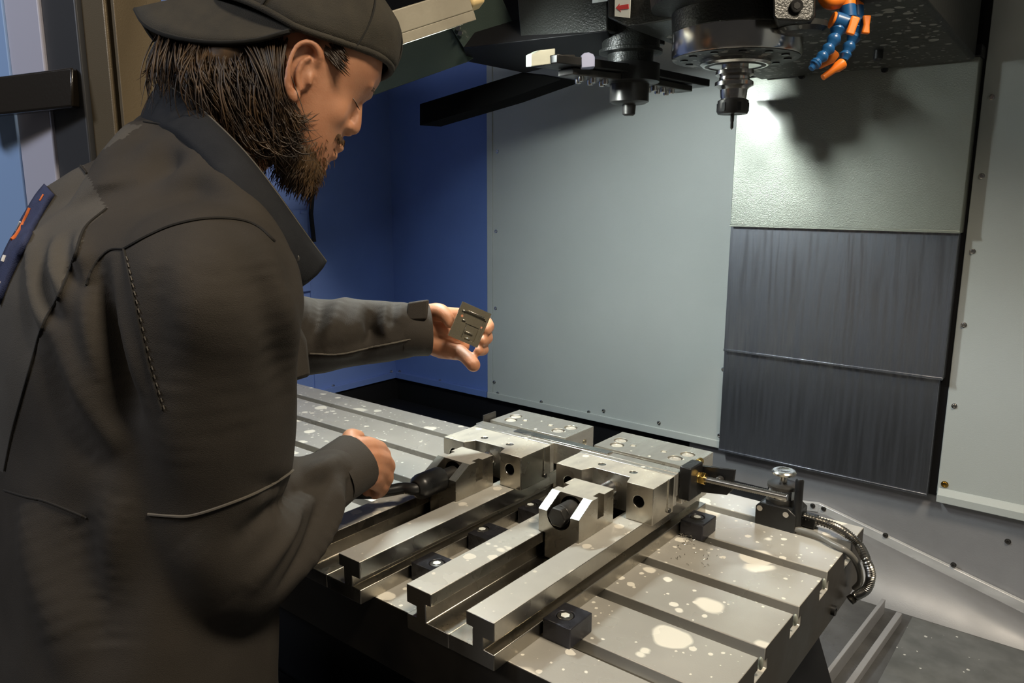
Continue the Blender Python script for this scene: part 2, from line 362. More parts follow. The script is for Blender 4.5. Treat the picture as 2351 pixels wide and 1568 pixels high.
# roof, right wall, front parts of the enclosure
struct(MB().box((XL, .02, 1.35), (1.2, YW+.06, 1.39)).build('ceiling', M['dark']))
struct(MB().box((XL, -.62, 1.02), (1.2, -.58, 1.35)).build('wall_header_light_stop', M['dark']))  # unseen, added to keep the rear hall lamp off the upper walls
struct(MB().box((1.15, -.55, -.75), (1.2, YW+.06, 1.35)).build('wall_right', M['white']))
struct(MB().box((-2.0, -.6, -.9), (1.2, -.57, -.25)).build('wall_front_apron', M['dark']))
# ---- door side at the left edge of the picture
YD = -.68
def xat(u, y, v=200): return on(u, v, 'y', y).x
ZD0, ZD1 = -.9, 1.5
post = thing('door_post', (xat(230, YD), YD, ZD0), 'bronze painted door post left of the cap', 'post')
def lean_box(u0, u1, y, dy, m, name, parent, bev=.003):
    # post edges as they run in the picture: upright
    mb = MB(); q = []
    p0, p1 = V((xat(u0, y), y, 0)), V((xat(u1, y), y, 0))
    mb.box((p0.x, y, ZD0), (p1.x, y+dy, ZD1)); return mb.build(name, m, parent, bevel=bev)
lean_box(190, 255, YD, .09, M['post'], 'post_face', post)
lean_box(257, 270, YD+.012, .05, M['postdark'], 'seal_strip', post, .001)
lean_box(271, 278, YD+.004, .05, M['post'], 'edge_profile', post, .001)
dr = thing('sliding_door', (xat(60, YD), YD-.02, ZD0), 'pale lavender and blue door leaf at the left edge', 'door')
lean_box(114, 190, YD-.01, .05, M['postdark'], 'stile', dr)
lean_box(106, 114, YD+.005, .05, M['blackhole'], 'rubber_gap', dr, .0005)
lean_box(26, 106, YD-.016, .04, M['lavender'], 'lavender_panel', dr)
lean_box(-220, 26, YD-.02, .04, M['paleblue'], 'blue_panel', dr)
hd = dr
ra, rb, la, lb = dp(166, 153, 1.17), dp(166, 246, 1.17), dp(-120, 190, 1.33), dp(-120, 275, 1.33)
back = V((-.02, .02, 0))
MB().hexa([rb, rb+back, lb+back, lb, ra, ra+back, la+back, la]).build('handle_bar', M['handle'], hd, bevel=.004)
m1 = (ra+rb)/2
MB().tube([m1+V((-.07, .01, 0)), m1+V((-.07, .085, 0))], .010, 10).build('handle_stud', M['handle'], hd)
# ================================================================== COLUMN COVER
cv = thing('column_cover', (-.267, .69, -.15), 'telescopic steel way cover of three overlapping plates behind the spindle', 'way cover')
def cover_plate(tl, tr, br, bl, y, th, m, name):
    P = [on(*q, 'y', y) for q in (tl, tr, br, bl)]
    x0 = (P[0].x+P[3].x)/2; x1 = (P[1].x+P[2].x)/2; z1 = (P[0].z+P[1].z)/2; z0 = (P[2].z+P[3].z)/2
    mb = MB(); mb.box((x0, y, z0), (x1, y+th, z1)); o = mb.build(name, m, cv, bevel=.0015)
    MB().box((x0, y-.003, z0), (x1, y, z0+.006)).build('lower_hem', m, o, bevel=.001)
    return o, x0, x1, z0, z1
c1 = cover_plate((1697, 158), (2247, 150), (2204, 540), (1676, 517), .655, .05, M['cover_top'], 'upper_plate')
c2 = cover_plate((1677, 500), (2201, 520), (2167, 873), (1663, 806), .668, .05, M['cover'], 'middle_plate')
c3 = cover_plate((1663, 790), (2162, 860), (2125, 1138), (1650, 1035), .681, .05, M['cover'], 'lower_plate')
o = MB().box((c1[1]-.02, .64, c1[4]-.004), (c1[2]+.004, .70, c1[4]+.02)).build('top_trim', M['dark'], cv, bevel=.002)
for u, v in ((1842, 175), (2032, 160)):
    p = on(u, v, 'y', .64); MB().lathe(p, [(.007, 0), (.007, -.008), (.0001, -.008)], 12, 'y').build('bolt', M['black_metal'], cv)
MB().box((c1[1]+.01, .70, -.14), (c1[2]+.012, .711, 1.2)).build('backing', M['dark'], cv)
# ================================================================== TABLE
tb = thing('machine_table', (-.8, -.26, -.1), 'long grey milling table with five slots and dried coolant spots', 'table')
P = [(-.596, -.10), (-.596, 0)]
for i in range(4, -1, -1):
    yb = -.125*i; ya = yb-.0235
    P += [(ya, 0), (ya, -.018), (ya-.009, -.018), (ya-.009, -.032), (yb+.009, -.032), (yb+.009, -.018), (yb, -.018), (yb, 0)]
P += [(.0737, 0), (.0737, -.10)]
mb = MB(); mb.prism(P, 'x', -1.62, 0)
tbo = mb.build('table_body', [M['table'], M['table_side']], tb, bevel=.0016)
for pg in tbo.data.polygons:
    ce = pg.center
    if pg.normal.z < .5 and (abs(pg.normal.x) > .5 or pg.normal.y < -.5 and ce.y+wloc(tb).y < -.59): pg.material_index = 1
for i in range(1, 5):
    y = -.125*i-.012
    MB().ball((-.001, y-.001, -.014), (.0035, .0035, .009)).build('coolant_drip', M['grip'], tb)
for (u, v) in ((1857, 1372), (1910, 1400), (1780, 1470)):
    p = on(u, v, 'x', .0); 
    if p.z < -.02: MB().lathe(p, [(.008, -.002), (.008, .006), (.004, .006), (.004, .001), (.0001, .001)], 14, 'x').build('end_bolt', M['black_metal'], tb)
sd = thing('saddle', (-.6, -.2, -.4), 'black saddle casting below the milling table', 'saddle')
MB().box((-1.5, -.53, ZP), (-.11, .04, -.10)).build('saddle_body', M['dark'], sd, bevel=.01)
a = on(1880, 1395, 'z', -.33)
MB().hexa([(-.115, -.5, ZP), (-.02, -.5, ZP), (-.02, .12, ZP), (-.115, .12, ZP), (-.115, -.5, -.12), (-.05, -.5, -.30), (-.05, .12, -.30), (-.115, .12, -.12)]).build('side_cover', M['dark'], sd, bevel=.004)
# dark bellows behind the table
bl = struct(MB().box((XL+.015, .10, -.60), (-.36, YW-.02, -.215)).build('floor_way_cover', M['dark']))
# ================================================================== VICES
def film_top(me):
    zt = max(v.co.z for v in me.vertices)
    for pg in me.polygons:
        if pg.normal.z > .9 and pg.center.z > zt-.003: pg.material_index = 1
def vice(xc, name, label, yj, yf0, yf1, handle):
    """xc centre, yj movable jaw front, back ; yf0..yf1 fixed jaw"""
    t = thing(name, (xc, -.33, 0), label, 'vice', 'machine vices on the table')
    hw = .073
    def rail(sgn):
        q = [(hw, 0), (hw, .021), (.056, .0215), (.056, .0370), (hw, .0375), (hw, .0625), (.029, .0625), (.029, .0450), (.039, .0445), (.039, .020), (.0, .020), (.0, 0)]
        return [(xc+sgn*a, b) for a, b in q]
    for sg in (-1, 1):
        MB().prism(rail(sg), 'y', -.622, -.045).build('rail', [M['steel'], M['rail']], t, bevel=.0011); film_top(COL.objects[-1].data)
    # bed between rails sits in the rail meshes; under the fixed jaw a solid block
    MB().box((xc-.061, yf0+.004, .02), (xc+.061, -.045, .0625)).build('bed_block', M['steel'], t, bevel=.001)
    # movable jaw
    y0, y1 = yj; z0, z1 = .0630, .1215; jw = .0885
    mb = MB(); mb.prism([(xc-jw, y0), (xc-.039, y0), (xc-.032, y0+.022), (xc+.036, y0+.022), (xc+.043, y0), (xc+jw, y0), (xc+jw, y1), (xc-jw, y1)], 'z', z0, z1)
    ck = []
    for hx in (-.064, .064):
        c = MB(); c.lathe((xc+hx, 0, .0955), [(.0095, y0-.01), (.0095, y0+.045)], 24, 'y'); ck.append(c)
    for hx in (-.028, .030):
        c = MB(); c.lathe((xc+hx, y0+.043, 0), [(.0065, z1-.006), (.0065, z1+.01)], 20, 'z'); ck.append(c)
    me = cut(mb, ck, wloc(t)); mj = link('movable_jaw', me, [M['steel'], M['film']], t, .0012, 30); film_top(me)
    for hx in (-.028, .030):
        MB().lathe((xc+hx, y0+.043, 0), [(.0062, z1-.006), (.0062, z1-.0012), (.003, z1-.0012), (.0001, z1-.0018)], 18).build('cap_screw', M['bright'], mj)
    for hx in (-.064, .064):
        MB().lathe((xc+hx, 0, .0955), [(.009, y0+.042), (.009, y0+.030), (.0045, y0+.030), (.0045, y0+.036), (.0001, y0+.036)], 16, 'y').build('cap_screw', M['black_metal'], mj)
    # hardened jaw plate and the side key
    MB().box((xc-jw, y1, .071), (xc+jw, y1+.011, z1+.0012)).build('jaw_plate', M['steel_top'], mj, bevel=.001)
    for sg in (-1, 1):
        MB().box((xc+sg*jw-.0015, y1-.020, .070), (xc+sg*jw+.0015, y1-.017, z1)).build('jaw_key', M['bright'], mj)
        MB().lathe((xc+sg*jw, y1-.016, .071), [(.004, -.003), (.004, .003), (.0001, .0031)], 10, 'x').build('side_screw', M['black_metal'], mj)
    # fixed jaw
    zf = .1225
    mb = MB(); mb.box((xc-jw, yf0, .0630), (xc+jw, yf1, zf))
    ck = []; bolts = []
    for hx, hy in ((-.058, .026), (-.066, .052), (.052, .028), (.060, .058)):
        c = MB(); c.lathe((xc+hx, yf0+hy, 0), [(.0125, zf-.010), (.0125, zf+.01)], 28); ck.append(c); bolts.append((hx, hy, .0098))
    for hx, hy in ((-.034, .040), (.022, .046)):
        c = MB(); c.lathe((xc+hx, yf0+hy, 0), [(.0055, zf-.006), (.0055, zf+.01)], 20); ck.append(c); bolts.append((hx, hy, .0045))
    c = MB(); c.lathe((0, yf1-.03, .098), [(.007, xc+jw-.01), (.007, xc+jw+.01)], 18, 'x'); ck.append(c)
    me = cut(mb, ck, wloc(t)); fj = link('fixed_jaw', me, [M['steel_top']], t, .0014, 30)
    for hx, hy, r in bolts:
        MB().lathe((xc+hx, yf0+hy, 0), [(r, zf-.01), (r, zf-.0015), (r*.85, zf-.0006), (r*.5, zf-.0006), (r*.45, zf-.0012), (.0001, zf-.0012)], 24).build('cap_screw', M['film'], fj)
    MB().box((xc-jw, yf0-.010, .066), (xc+jw, yf0, zf-.004)).build('jaw_plate', M['steel'], fj, bevel=.001)
    MB().box((xc-jw-.002, yf0-.016, .066), (xc+jw, yf0-.010, zf-.013)).build('step_plate', M['chrome'], fj, bevel=.0008)
    # nut block with tongue between the rails
    n0, n1 = -.390, -.297; nx = .0355; zt = .1165
    mb = MB(); mb.prism([(n0, .063), (n1, .063), (n1, zt), (n0+.034, zt), (n0, .097)], 'x', xc-nx, xc+nx)
    c0 = MB(); c0.lathe((xc, 0, .094), [(.0205, n0-.02), (.0205, n0+.05)], 36, 'y')
    c00 = MB(); c00.box((xc-.0205, n0-.02, .094), (xc+.0205, n0+.046, .16))
    # opening stops below the flat top: keep the bridge
    c00 = MB(); c00.prism([(n0-.02, .094), (n0+.034, .094), (n0+.034, zt+.001), (n0-.02, zt+.001)], 'x', xc-.0205, xc+.0205)
    cs = []
    for sg in (-1, 1):
        c = MB(); c.prism([(n0+.049, .083), (n0+.066, .083), (n0+.066, .2), (n0+.049, .2)], 'x', xc+sg*nx-.009, xc+sg*nx+.009); cs.append(c)
    me = cut(mb, [c0, c00]+cs, wloc(t)); nb = link('nut_block', me, [M['steel'], M['film']], t, .0009, 28); film_top(me)
    MB().box((xc-.0275, n0+.004, .022), (xc+.0275, n1, .064)).build('tongue', M['steel'], nb, bevel=.001)
    MB().lathe((xc, 0, .094), [(.0203, n0+.0495), (.0203, n0+.048), (.0001, n0+.048)], 28, 'y').build('bore_floor', M['blackhole'], nb)
    for sg in (-1, 1):
        mb = MB(); mb.slab([(xc+sg*.0206, n0-.0003, .0972), (xc+sg*nx, n0-.0003, .0972), (xc+sg*nx, n0+.0335, .1167), (xc+sg*.0206, n0+.0335, .1167)], (0, -.0004, .0007))
        mb.build('ground_chamfer', M['chamfer'], nb)
    # lead screw with hexagon end
    mb = MB(); pr = [(.0125, n0+.045), (.0125, n0+.075)]
    k = 0; y = n1-.006
    while y < yj[0]+.024:
        pr.append((.0125 if k % 2 == 0 else .0105, y)); y += .0022; k += 1
    pr.append((.0001, y)); mb.lathe((xc, 0, .094), pr, 24, 'y'); ls = mb.build('lead_screw', M['chrome'], nb, smooth=60)
    if not handle:
        MB().lathe((xc, 0, .094), [(.0150, n0+.006), (.0150, n0+.05)], 28, 'y').build('collar', M['dark_steel'], ls, bevel=.001)
        MB().lathe((xc, 0, .094), [(.0148, n0-.006), (.0155, n0-.004), (.0155, n0+.012)], 6, 'y').build('hexagon', M['dark_steel'], ls, bevel=.0015)
    return t
XR, XLV = -.3045, -.5415
vice(XR, 'machine_vice', 'right steel vice with its bare hexagon screw facing the front', (-.272, -.205), -.158, -.062, False)
vice(XLV, 'machine_vice', 'left steel vice with the black crank on its screw', (-.288, -.205), -.158, -.066, True)
# bar clamped across both vices
wb_ = thing('clamped_bar', (-.42, -.19, .1), 'long mottled silver bar clamped across both vices', 'bar')
MB().box((-.635, -.1938, .085), (-.2165, -.1742, .1235)).build('bar_body', M['steel_top'], wb_, bevel=.001)
MB().box((-.545, -.1930, .1235), (-.345, -.1750, .1262)).build('bright_strip', M['bright'], wb_, bevel=.0008)
# small angle plate behind left vice
st = thing('end_plate', on(1135, 975, 'z', .1225), 'small dark end plate at the left end of the back jaw', 'plate')
p = on(1140, 975, 'y', -.16)
MB().box((-.637, -.172, .08), (-.634, -.135, .134)).build('plate', M['dark_steel'], st, bevel=.001)
# stop bracket with brass nuts and threaded rod
sb = thing('stop_bracket', (-.2, -.14, .1), 'black stop bracket with brass nuts and long threaded rod', 'bracket')
MB().box((-.2155, -.190, .080), (-.196, -.146, .134)).build('block', M['black_metal'], sb, bevel=.002)
A = [on(u, v, 'x', -.190) for u, v in ((1592, 1066), (1688, 1083), (1682, 1128), (1675, 1135), (1592, 1128))]
pl = [on(u, v, 'y', -.140) for u, v in ((1588, 1066), (1688, 1079), (1681, 1126), (1668, 1137), (1588, 1128))]
MB().slab(pl, (0, .005, 0)).build('wing_plate', M['black_metal'], sb, bevel=.001)
r0, r1 = V((-.2150, -.160, .1105)), on(1808, 1142, 'y', -.150)
def threaded(p0, p1, r, pitch):
    n = int((p1-p0).length/pitch*2); path = [p0+(p1-p0)*i/n for i in range(n+1)]
    return path, [r if i % 2 else r*.86 for i in range(n+1)]
path, rad = threaded(r0, r1, .0052, .0032)
MB().tube(path, rad, 14).build('threaded_rod', M['brass'] if False else M['conduit'], sb, smooth=80)
path, rad = threaded(V((-.270, -.1705, .1138)), V((-.2175, -.1705, .1138)), .0040, .0032)
MB().tube(path, rad, 12).build('threaded_rod', M['conduit'], sb, smooth=80)
dr_ = (r1-r0).normalized()
for s_, ln, rr in ((.085, .008, .0098), (.135, .009, .0105)):
    c = r0+(r1-r0)*s_; mb = MB(); mb.tube([c, c+dr_*ln], rr, 6); mb.build('brass_nut', M['brass'], sb, bevel=.001)
c = on(1602, 1062, 'y', -.135); mb = MB(); mb.tube([c, c+V((0, .012, 0))], .006, 6); mb.build('brass_nut', M['brass'], sb, bevel=.0008)
c = on(1655, 1100, 'y', -.142); mb = MB(); mb.tube([c+V((0, -.012, 0)), c], .006, 14); mb.build('cap_screw', M['dark_steel'], sb, bevel=.001)
# ---- clamp blocks
CLZ = .0275
def clamp(x0, x1, y0, y1, sx, sy, label):
    t = thing('clamp_block', ((x0+x1)/2, (y0+y1)/2, 0), label, 'clamp', 'black clamps holding the vices')
    c = MB(); c.lathe((sx, sy, 0), [(.0115, CLZ-.006), (.0115, CLZ+.01)], 28)
    me = cut(MB().box((x0, y0, .0005), (x1, y1, CLZ)), [c], wloc(t)); o = link('clamp_body', me, [M['clamp']], t, .0014, 30)
    MB().lathe((sx, sy, 0), [(.0105, CLZ-.006), (.0105, CLZ-.0008), (.0092, CLZ), (.0062, CLZ)], 28).build('screw_head', M['dark_steel'], t)
    MB().lathe((sx, sy, 0), [(.0061, CLZ-.0045), (.0061, CLZ+.0002), (.0001, CLZ+.0002)], 6).build('socket_fill', M['sticker'], t)
clamp(-.2290, -.187, -.530, -.480, -.2105, -.5065, 'black clamp block in the right foreground beside the right vice')
clamp(-.2290, -.189, -.150, -.098, -.2120, -.122, 'black clamp block behind the right vice near the sensor post')
def inner(u, v, wy, lab):
    p = on(u, v, 'z', CLZ); clamp(-.4655, -.380, p.y-wy/2, p.y+wy/2, p.x, p.y, lab)
inner(1107, 1214, .05, 'middle clamp block between the two vices')
inner(1218, 1158, .05, 'rear clamp block between the two vices, by the left jaw')
inner(1003, 1292, .044, 'front clamp block between the two vices, mostly hidden by a rail')
# ---- tool setter, hoses
ts = thing('tool_setter', (-.117, .0, 0), 'black and steel tool setting sensor with round button on the table', 'sensor')
xq, yq = -.117, .004
MB().prism([(xq-.034, .0), (xq+.034, .0), (xq+.034, .030), (xq+.020, .040), (xq-.026, .040), (xq-.034, .032)], 'y', yq-.030, yq+.030).build('base', M['black_metal'], ts, bevel=.0015)
MB().lathe((xq, yq, 0), [(.026, .038), (.026, .048), (.024, .049), (.024, .064), (.0255, .065), (.0255, .070), (.020, .072), (.010, .073)], 36).build('barrel', M['dark_steel'], ts)
MB().lathe((xq, yq, 0), [(.0242, .0495), (.0242, .0635), (.0240, .064)], 36).build('steel_ring', M['chrome'], ts)
MB().lathe((xq, yq, 0), [(.006, .070), (.006, .084), (.014, .086), (.0195, .0885), (.020, .092), (.018, .0945), (.012, .0955), (.0105, .0948), (.0001, .0948)], 36).build('button', M['bright'], ts)
MB().tube([(xq+.033, yq-.02, .012), (xq+.033, yq-.02, .090), (xq+.033, yq-.02, .093)], [.0068, .0068, .005], 14).build('air_pin', M['black_metal'], ts)
MB().box((xq+.03, yq+.004, .002), (xq+.055, yq+.028, .02)).build('junction', M['black_metal'], ts, bevel=.0015)
for hx, hy in ((-.026, -.0305), (.018, -.0305)):
    MB().lathe((xq+hx, yq+hy, .030), [(.005, .001), (.005, -.0015), (.0001, -.0015)], 12, 'y').build('screw', M['chrome'], ts)
def curve(pts, n):
    P = [V(p) for p in pts]; out = []
    ext = [P[0]*2-P[1]]+P+[P[-1]*2-P[-2]]
    for i in range(1, len(ext)-2):
        a, b, c, d = ext[i-1:i+3]
        for k in range(n):
            t = k/n
            out.append(.5*((2*b)+(c-a)*t+(2*a-5*b+4*c-d)*t*t+(3*b-a-3*c+d)*t**3))
    out.append(P[-1]); return out
hp_ = [on(1812, 1181, 'z', .012), on(1850, 1188, 'z', .016), on(1905, 1204, 'z', .014), on(1945, 1226, 'z', .013), on(1972, 1252, 'x', .012), on(1990, 1288, 'x', .030), on(1999, 1322, 'x', .036), on(1990, 1352, 'x', .032), on(1966, 1368, 'x', .016), on(1950, 1379, 'x', .008)]
path = curve(hp_, 16)
tag(MB().tube(path, [.0078 if i % 2 else .0054 for i in range(len(path))], 12).build('armoured_hose', M['conduit'], smooth=80), 'ribbed metal hose curving off the right end of the table', 'hose')
path = curve([on(1822, 1214, 'z', .006), on(1850, 1220, 'z', .008), on(1885, 1233, 'z', .007), on(1912, 1249, 'z', .006), on(1938, 1262, 'z', .004), on(1958, 1280, 'x', .010), on(1972, 1306, 'x', .016), on(1975, 1335, 'x', .016), on(1962, 1352, 'x', .008)], 8)
tag(MB().tube(path, .0050, 10).build('air_tube', M['grey_tube'], smooth=80), 'thin grey tube bending around the table corner under the ribbed hose', 'tube')
# ---- crank handle on the left vice
ck = thing('crank_handle', (XLV, -.43, .094), 'black bent crank handle pushed onto the left vice screw', 'handle')
MB().lathe((XLV, 0, .094), [(.012, -.446), (.0185, -.440), (.0205, -.434), (.0205, -.392), (.019, -.388)], 28, 'y').build('socket', M['black_metal'], ck, bevel=.001)
pr = []; y = -.388; k = 0
while y < -.345: pr.append((.0128 if k % 2 else .0108, y)); y += .0028; k += 1
MB().lathe((XLV, 0, .094), pr, 20, 'y').build('spring', M['conduit'], ck, smooth=80)
hpath = curve([(XLV, -.425, .094), (XLV, -.446, .094), dp(925, 1121, 1.205), dp(895, 1126, 1.20), dp(860, 1131, 1.195), dp(820, 1132, 1.19), dp(796, 1130, 1.19)], 10)
MB().tube(hpath, .0092, 18).build('bar', M['black_metal'], ck, smooth=80)
# ================================================================== SPINDLE HEAD
SX, SY = -.2615, .0457
def zat(v, d=1.3): return dp(1685, v, d).z
hd = thing('spindle_head', (SX, .3, .82), 'black spindle head with polished nose ring hanging from above', 'spindle head')
MB().prism([(.03, .93), (.09, .845), (.64, .822), (.64, 1.3), (.03, 1.3)], 'x', SX-.19, SX+.262).build('head_casting', M['mottle'], hd, bevel=.008)
MB().lathe((SX, SY, 0), [(.150, .90), (.142, .855), (.118, .848), (.108, .846), (.106, .815), (.1035, .813)], 56).build('nose_body', M['head'], hd)
nz = .7745
MB().lathe((SX, SY, 0), [(.1035, .816), (.1055, .814), (.1055, nz+.003), (.1035, nz), (.060, nz)], 72).build('nose_ring', M['chrome'], hd)
npl = MB().lathe((SX, SY, 0), [(.1030, nz+.001), (.1028, nz-.0012), (.060, nz-.0015), (.056, nz-.004), (.050, nz-.0125), (.044, nz-.014), (.036, nz-.008), (.0001, nz-.006)], 64).build('nose_plate', M['mottle'], hd)
for k in range(12):
    a = 2*math.pi*k/12
    MB().lathe((SX+.084*math.cos(a), SY+.084*math.sin(a), 0), [(.0065, nz-.001), (.0065, nz-.0032), (.004, nz-.0032), (.0001, nz-.0028)], 12).build('bolt', M['black_metal'], npl)
MB().lathe((SX, SY, 0), [(.057, nz-.003), (.0575, nz-.009), (.053, nz-.0125)], 48).build('retaining_ring', M['chrome'], hd)
# block with socket bolt at the right of the nose
bt = [dp(u, v, 1.12) for u, v in ((1774, -60), (1871, -60), (1871, 34), (1860, 50), (1782, 46), (1775, 36))]
blk = MB().slab(bt, (-.03, .10, .0)).build('nozzle_block', M['head'], hd, bevel=.003)
p = dp(1828, 14, 1.117); nrm = V((.6, -.77, 0))
MB().tube([p-nrm*.004, p+nrm*.004], .0095, 24).build('socket_bolt', M['black_metal'], blk, bevel=.001)
MB().tube([p+nrm*.003, p+nrm*.0045], .0052, 6).build('socket', M['blackhole'], blk)
p = dp(1842, 60, 1.17); MB().lathe(p, [(.036, .004), (.036, -.004), (.030, -.010), (.018, -.012)], 28).build('nozzle_ring', M['mottle'], blk)
# side casting on the left of the nose carrying the arrow sticker
fa = [dp(u, v, 1.33) for u, v in ((1396, -80), (1545, -80))]
q = [dp(1394, 40, 1.40), dp(1440, 62, 1.36), dp(1545, 45, 1.30), dp(1570, 20, 1.27), dp(1575, -120, 1.27), dp(1396, -120, 1.40)]
MB().slab(q, (-.01, .20, .0)).build('head_cheek', M['head'], hd, bevel=.003)
def on_quad(u, v): # plane of the cheek front face
    a, b, c = q[0], q[4], q[5]; n = (b-a).cross(c-a).normalized(); d = (dp(u, v, 1)-CAM); return CAM+d*((a-CAM).dot(n)/d.dot(n))-n*0, n
pn = on_quad(1430, 20)[1]; pn = pn if pn.dot(CAM-q[0]) > 0 else -pn
stp = [on_quad(u, v)[0]+pn*.004 for u, v in ((1416, -40), (1453, -36), (1450, 43), (1415, 39))]
stk = MB().slab(stp, pn*.0006).build('sticker', M['sticker'], hd)
MB().slab([on_quad(u, v)[0]+pn*.0047 for u, v in ((1418, 20), (1427, 10), (1426, 15), (1447, 11), (1448, 22), (1427, 24), (1430, 29))], pn*.0004).build('red_arrow', M['red'], stk)
# tool changer housing with its second sticker
hs = thing('tool_changer_housing', dp(1250, 60, 1.5), 'black textured tool changer housing left of the spindle, lit along its lower edge', 'housing')
hq = [dp(1175, -140, 1.63), dp(1394, -140, 1.47), dp(1394, 71, 1.47), dp(1215, 95, 1.60), dp(1195, 90, 1.615)]
MB().slab(hq, (.02, .20, 0)).build('front_panel', M['head'], hs, bevel=.003)
uq = [dp(1063, 110, 1.70), dp(1394, 72, 1.47), dp(1410, 120, 1.60), dp(1205, 168, 1.82), dp(1074, 142, 1.78)]
MB().slab(uq, (0, .10, .10)).build('underside_panel', M['dark'], hs, bevel=.002)
n_ = ((hq[1]-hq[0]).cross(hq[2]-hq[0])).normalized(); n_ = n_ if n_.dot(CAM-hq[0]) > 0 else -n_
def on_pl(u, v, a, n): d = dp(u, v, 1)-CAM; return CAM+d*((a-CAM).dot(n)/d.dot(n))
MB().slab([on_pl(u, v, hq[1], n_)+n_*.0012 for u, v in ((1362, -40), (1397, -44), (1396, 3), (1361, 8))], n_*.0005).build('sticker', M['sticker'], hs)
# green guard sheets
gd = thing('tool_changer_guard', dp(1000, 120, 1.75), 'dark green folded sheet guard above the blue wall beside the cap', 'guard')
g1 = [dp(830, 95, 1.86), dp(1022, 36, 1.76), dp(1075, 142, 1.74), dp(800, 240, 1.96)]
MB().slab(g1, (0, .30, .17)).build('long_sheet', M['guard'], gd, bevel=.002)
g2 = [dp(1018, 36, 1.758), dp(1140, -30, 1.70), dp(1196, 92, 1.66), dp(1063, 110, 1.735)]
MB().slab(g2, (0, .30, .17)).build('end_sheet', M['guard'], gd, bevel=.002)
g3 = [dp(1140, -30, 1.701), dp(1250, -60, 1.64), dp(1216, 95, 1.625), dp(1196, 92, 1.661)]
MB().slab(g3, (0, .03, .02)).build('gusset', M['dark'], gd, bevel=.001)
for u, v in ((1053, 66), (1058, 78)): 
    n2 = (g2[1]-g2[0]).cross(g2[2]-g2[0]).normalized(); n2 = n2 if n2.dot(CAM-g2[0]) > 0 else -n2
    p = on_pl(u, v, g2[0], n2); MB().tube([p, p+n2*.004], .006, 10).build('rivet', M['chrome'], gd)
bm_ = thing('guide_beam', dp(1120, 225, 1.9), 'flat black beam crossing below the green guard', 'beam')
MB().slab([dp(964, 239, 2.05), dp(1200, 166, 1.86), dp(1290, 182, 1.80), dp(1150, 232, 1.88), dp(964, 288, 2.05)], (.02, .06, .0)).build('beam_web', M['void'], bm_)
# roof closing plates between guard and roof
MB().slab([dp(760, -30, 2.0), dp(1130, -40, 1.75), dp(1100, 20, 1.78), dp(820, 100, 1.95)], (-.02, .1, .05)).build('upper_sheet', M['dark'], gd)
# work lamp
lp = thing('work_lamp', dp(990, 30, 1.45), 'beige tubular work lamp with cream end cap at the top edge', 'lamp')
A, B = dp(760, 100, 1.30), dp(1064, 4, 1.43); ax_ = (B-A).normalized()
A2 = A
ln = V((.08, .22, -.97)); ln = (ln-ax_*ln.dot(ax_)).normalized(); sd_ = ax_.cross(ln).normalized()
def lamp_prism(a, b, prof, name, m, par, bev=.002):
    MB().loft([[P_+ln*v+sd_*u for u, v in prof] for P_ in (a, b)]).build(name, m, par, bevel=bev)
hw_, th_ = .024, .020
lamp_prism(A2, B, [(-hw_, -th_), (hw_, -th_), (hw_, th_), (-hw_, th_)], 'housing', M['lampbody'], lp)
lamp_prism(B, B+ax_*.034, [(-hw_*.9, -th_), (hw_*.9, -th_), (hw_, th_*.6), (0, th_), (-hw_, th_*.6)], 'end_cap', M['lampcap'], lp, .006)
lamp_prism(A2+ax_*.02, B-ax_*.04, [(-hw_*.8, th_), (hw_*.8, th_), (hw_*.7, th_+.0005), (-hw_*.7, th_+.0005)], 'lens', M['lens'], lp, 0)
for sg_ in (-1, 1): lamp_prism(A2, B, [(sg_*hw_, th_), (sg_*hw_*.86, th_), (sg_*hw_*.9, th_+.017), (sg_*hw_, th_+.017)], 'lip', M['lampbody'], lp, .001)
bk = MB(); pb_ = B-ax_*.03-ln*.02; bk.tube([pb_, pb_+V((.01, .06, .05)), V((pb_.x+.02, .06, 1.20)), V((pb_.x+.02, .06, 1.352))], .012, 12); bk.build('bracket', M['lampbody'], lp, smooth=60)
MB().slab([dp(1010, -40, 1.80), dp(1150, -60, 1.72), V((-.70, .35, 1.352)), V((-.95, .40, 1.352))], (0, .03, 0)).build('hanger', M['dark'], gd)
# tool holder
th = thing('tool_holder', (SX, SY, .70), 'steel collet tool holder with a thin cutter in the spindle', 'tool')
MB().lathe((SX, SY, 0), [(.022, nz-.004), (.022, nz-.018), (.031, nz-.020), (.0315, nz-.026), (.025, nz-.030), (.025, nz-.034), (.0315, nz-.038), (.0315, nz-.044), (.027, nz-.046), (.0225, nz-.050), (.0215, nz-.062), (.020, nz-.066)], 40).build('flange', M['chrome'], th)
nutb = [(.0215, nz-.0655), (.0255, nz-.068), (.0258, nz-.086), (.0245, nz-.0895), (.008, nz-.090), (.0045, nz-.089)]
cn = MB().lathe((SX, SY, 0), nutb, 36).build('collet_nut', M['dark_steel'], th)
for k in range(6):
    a = 2*math.pi*k/6+.3
    MB().box((-.003, -.0016, 0), (.003, .0016, .014))
    c = V((SX+.0250*math.cos(a), SY+.0250*math.sin(a), nz-.078)); tv = V((-math.sin(a), math.cos(a), 0)); rv = V((math.cos(a), math.sin(a), 0))
    MB().hexa([c-tv*.003-rv*.002+V((0, 0, -.008)), c+tv*.003-rv*.002+V((0, 0, -.008)), c+tv*.003+rv*.0013+V((0, 0, -.008)), c-tv*.003+rv*.0013+V((0, 0, -.008)),
               c-tv*.003-rv*.002+V((0, 0, .006)), c+tv*.003-rv*.002+V((0, 0, .006)), c+tv*.003+rv*.0013+V((0, 0, .006)), c-tv*.003+rv*.0013+V((0, 0, .006))]).build('wrench_slot', M['blackhole'], cn)
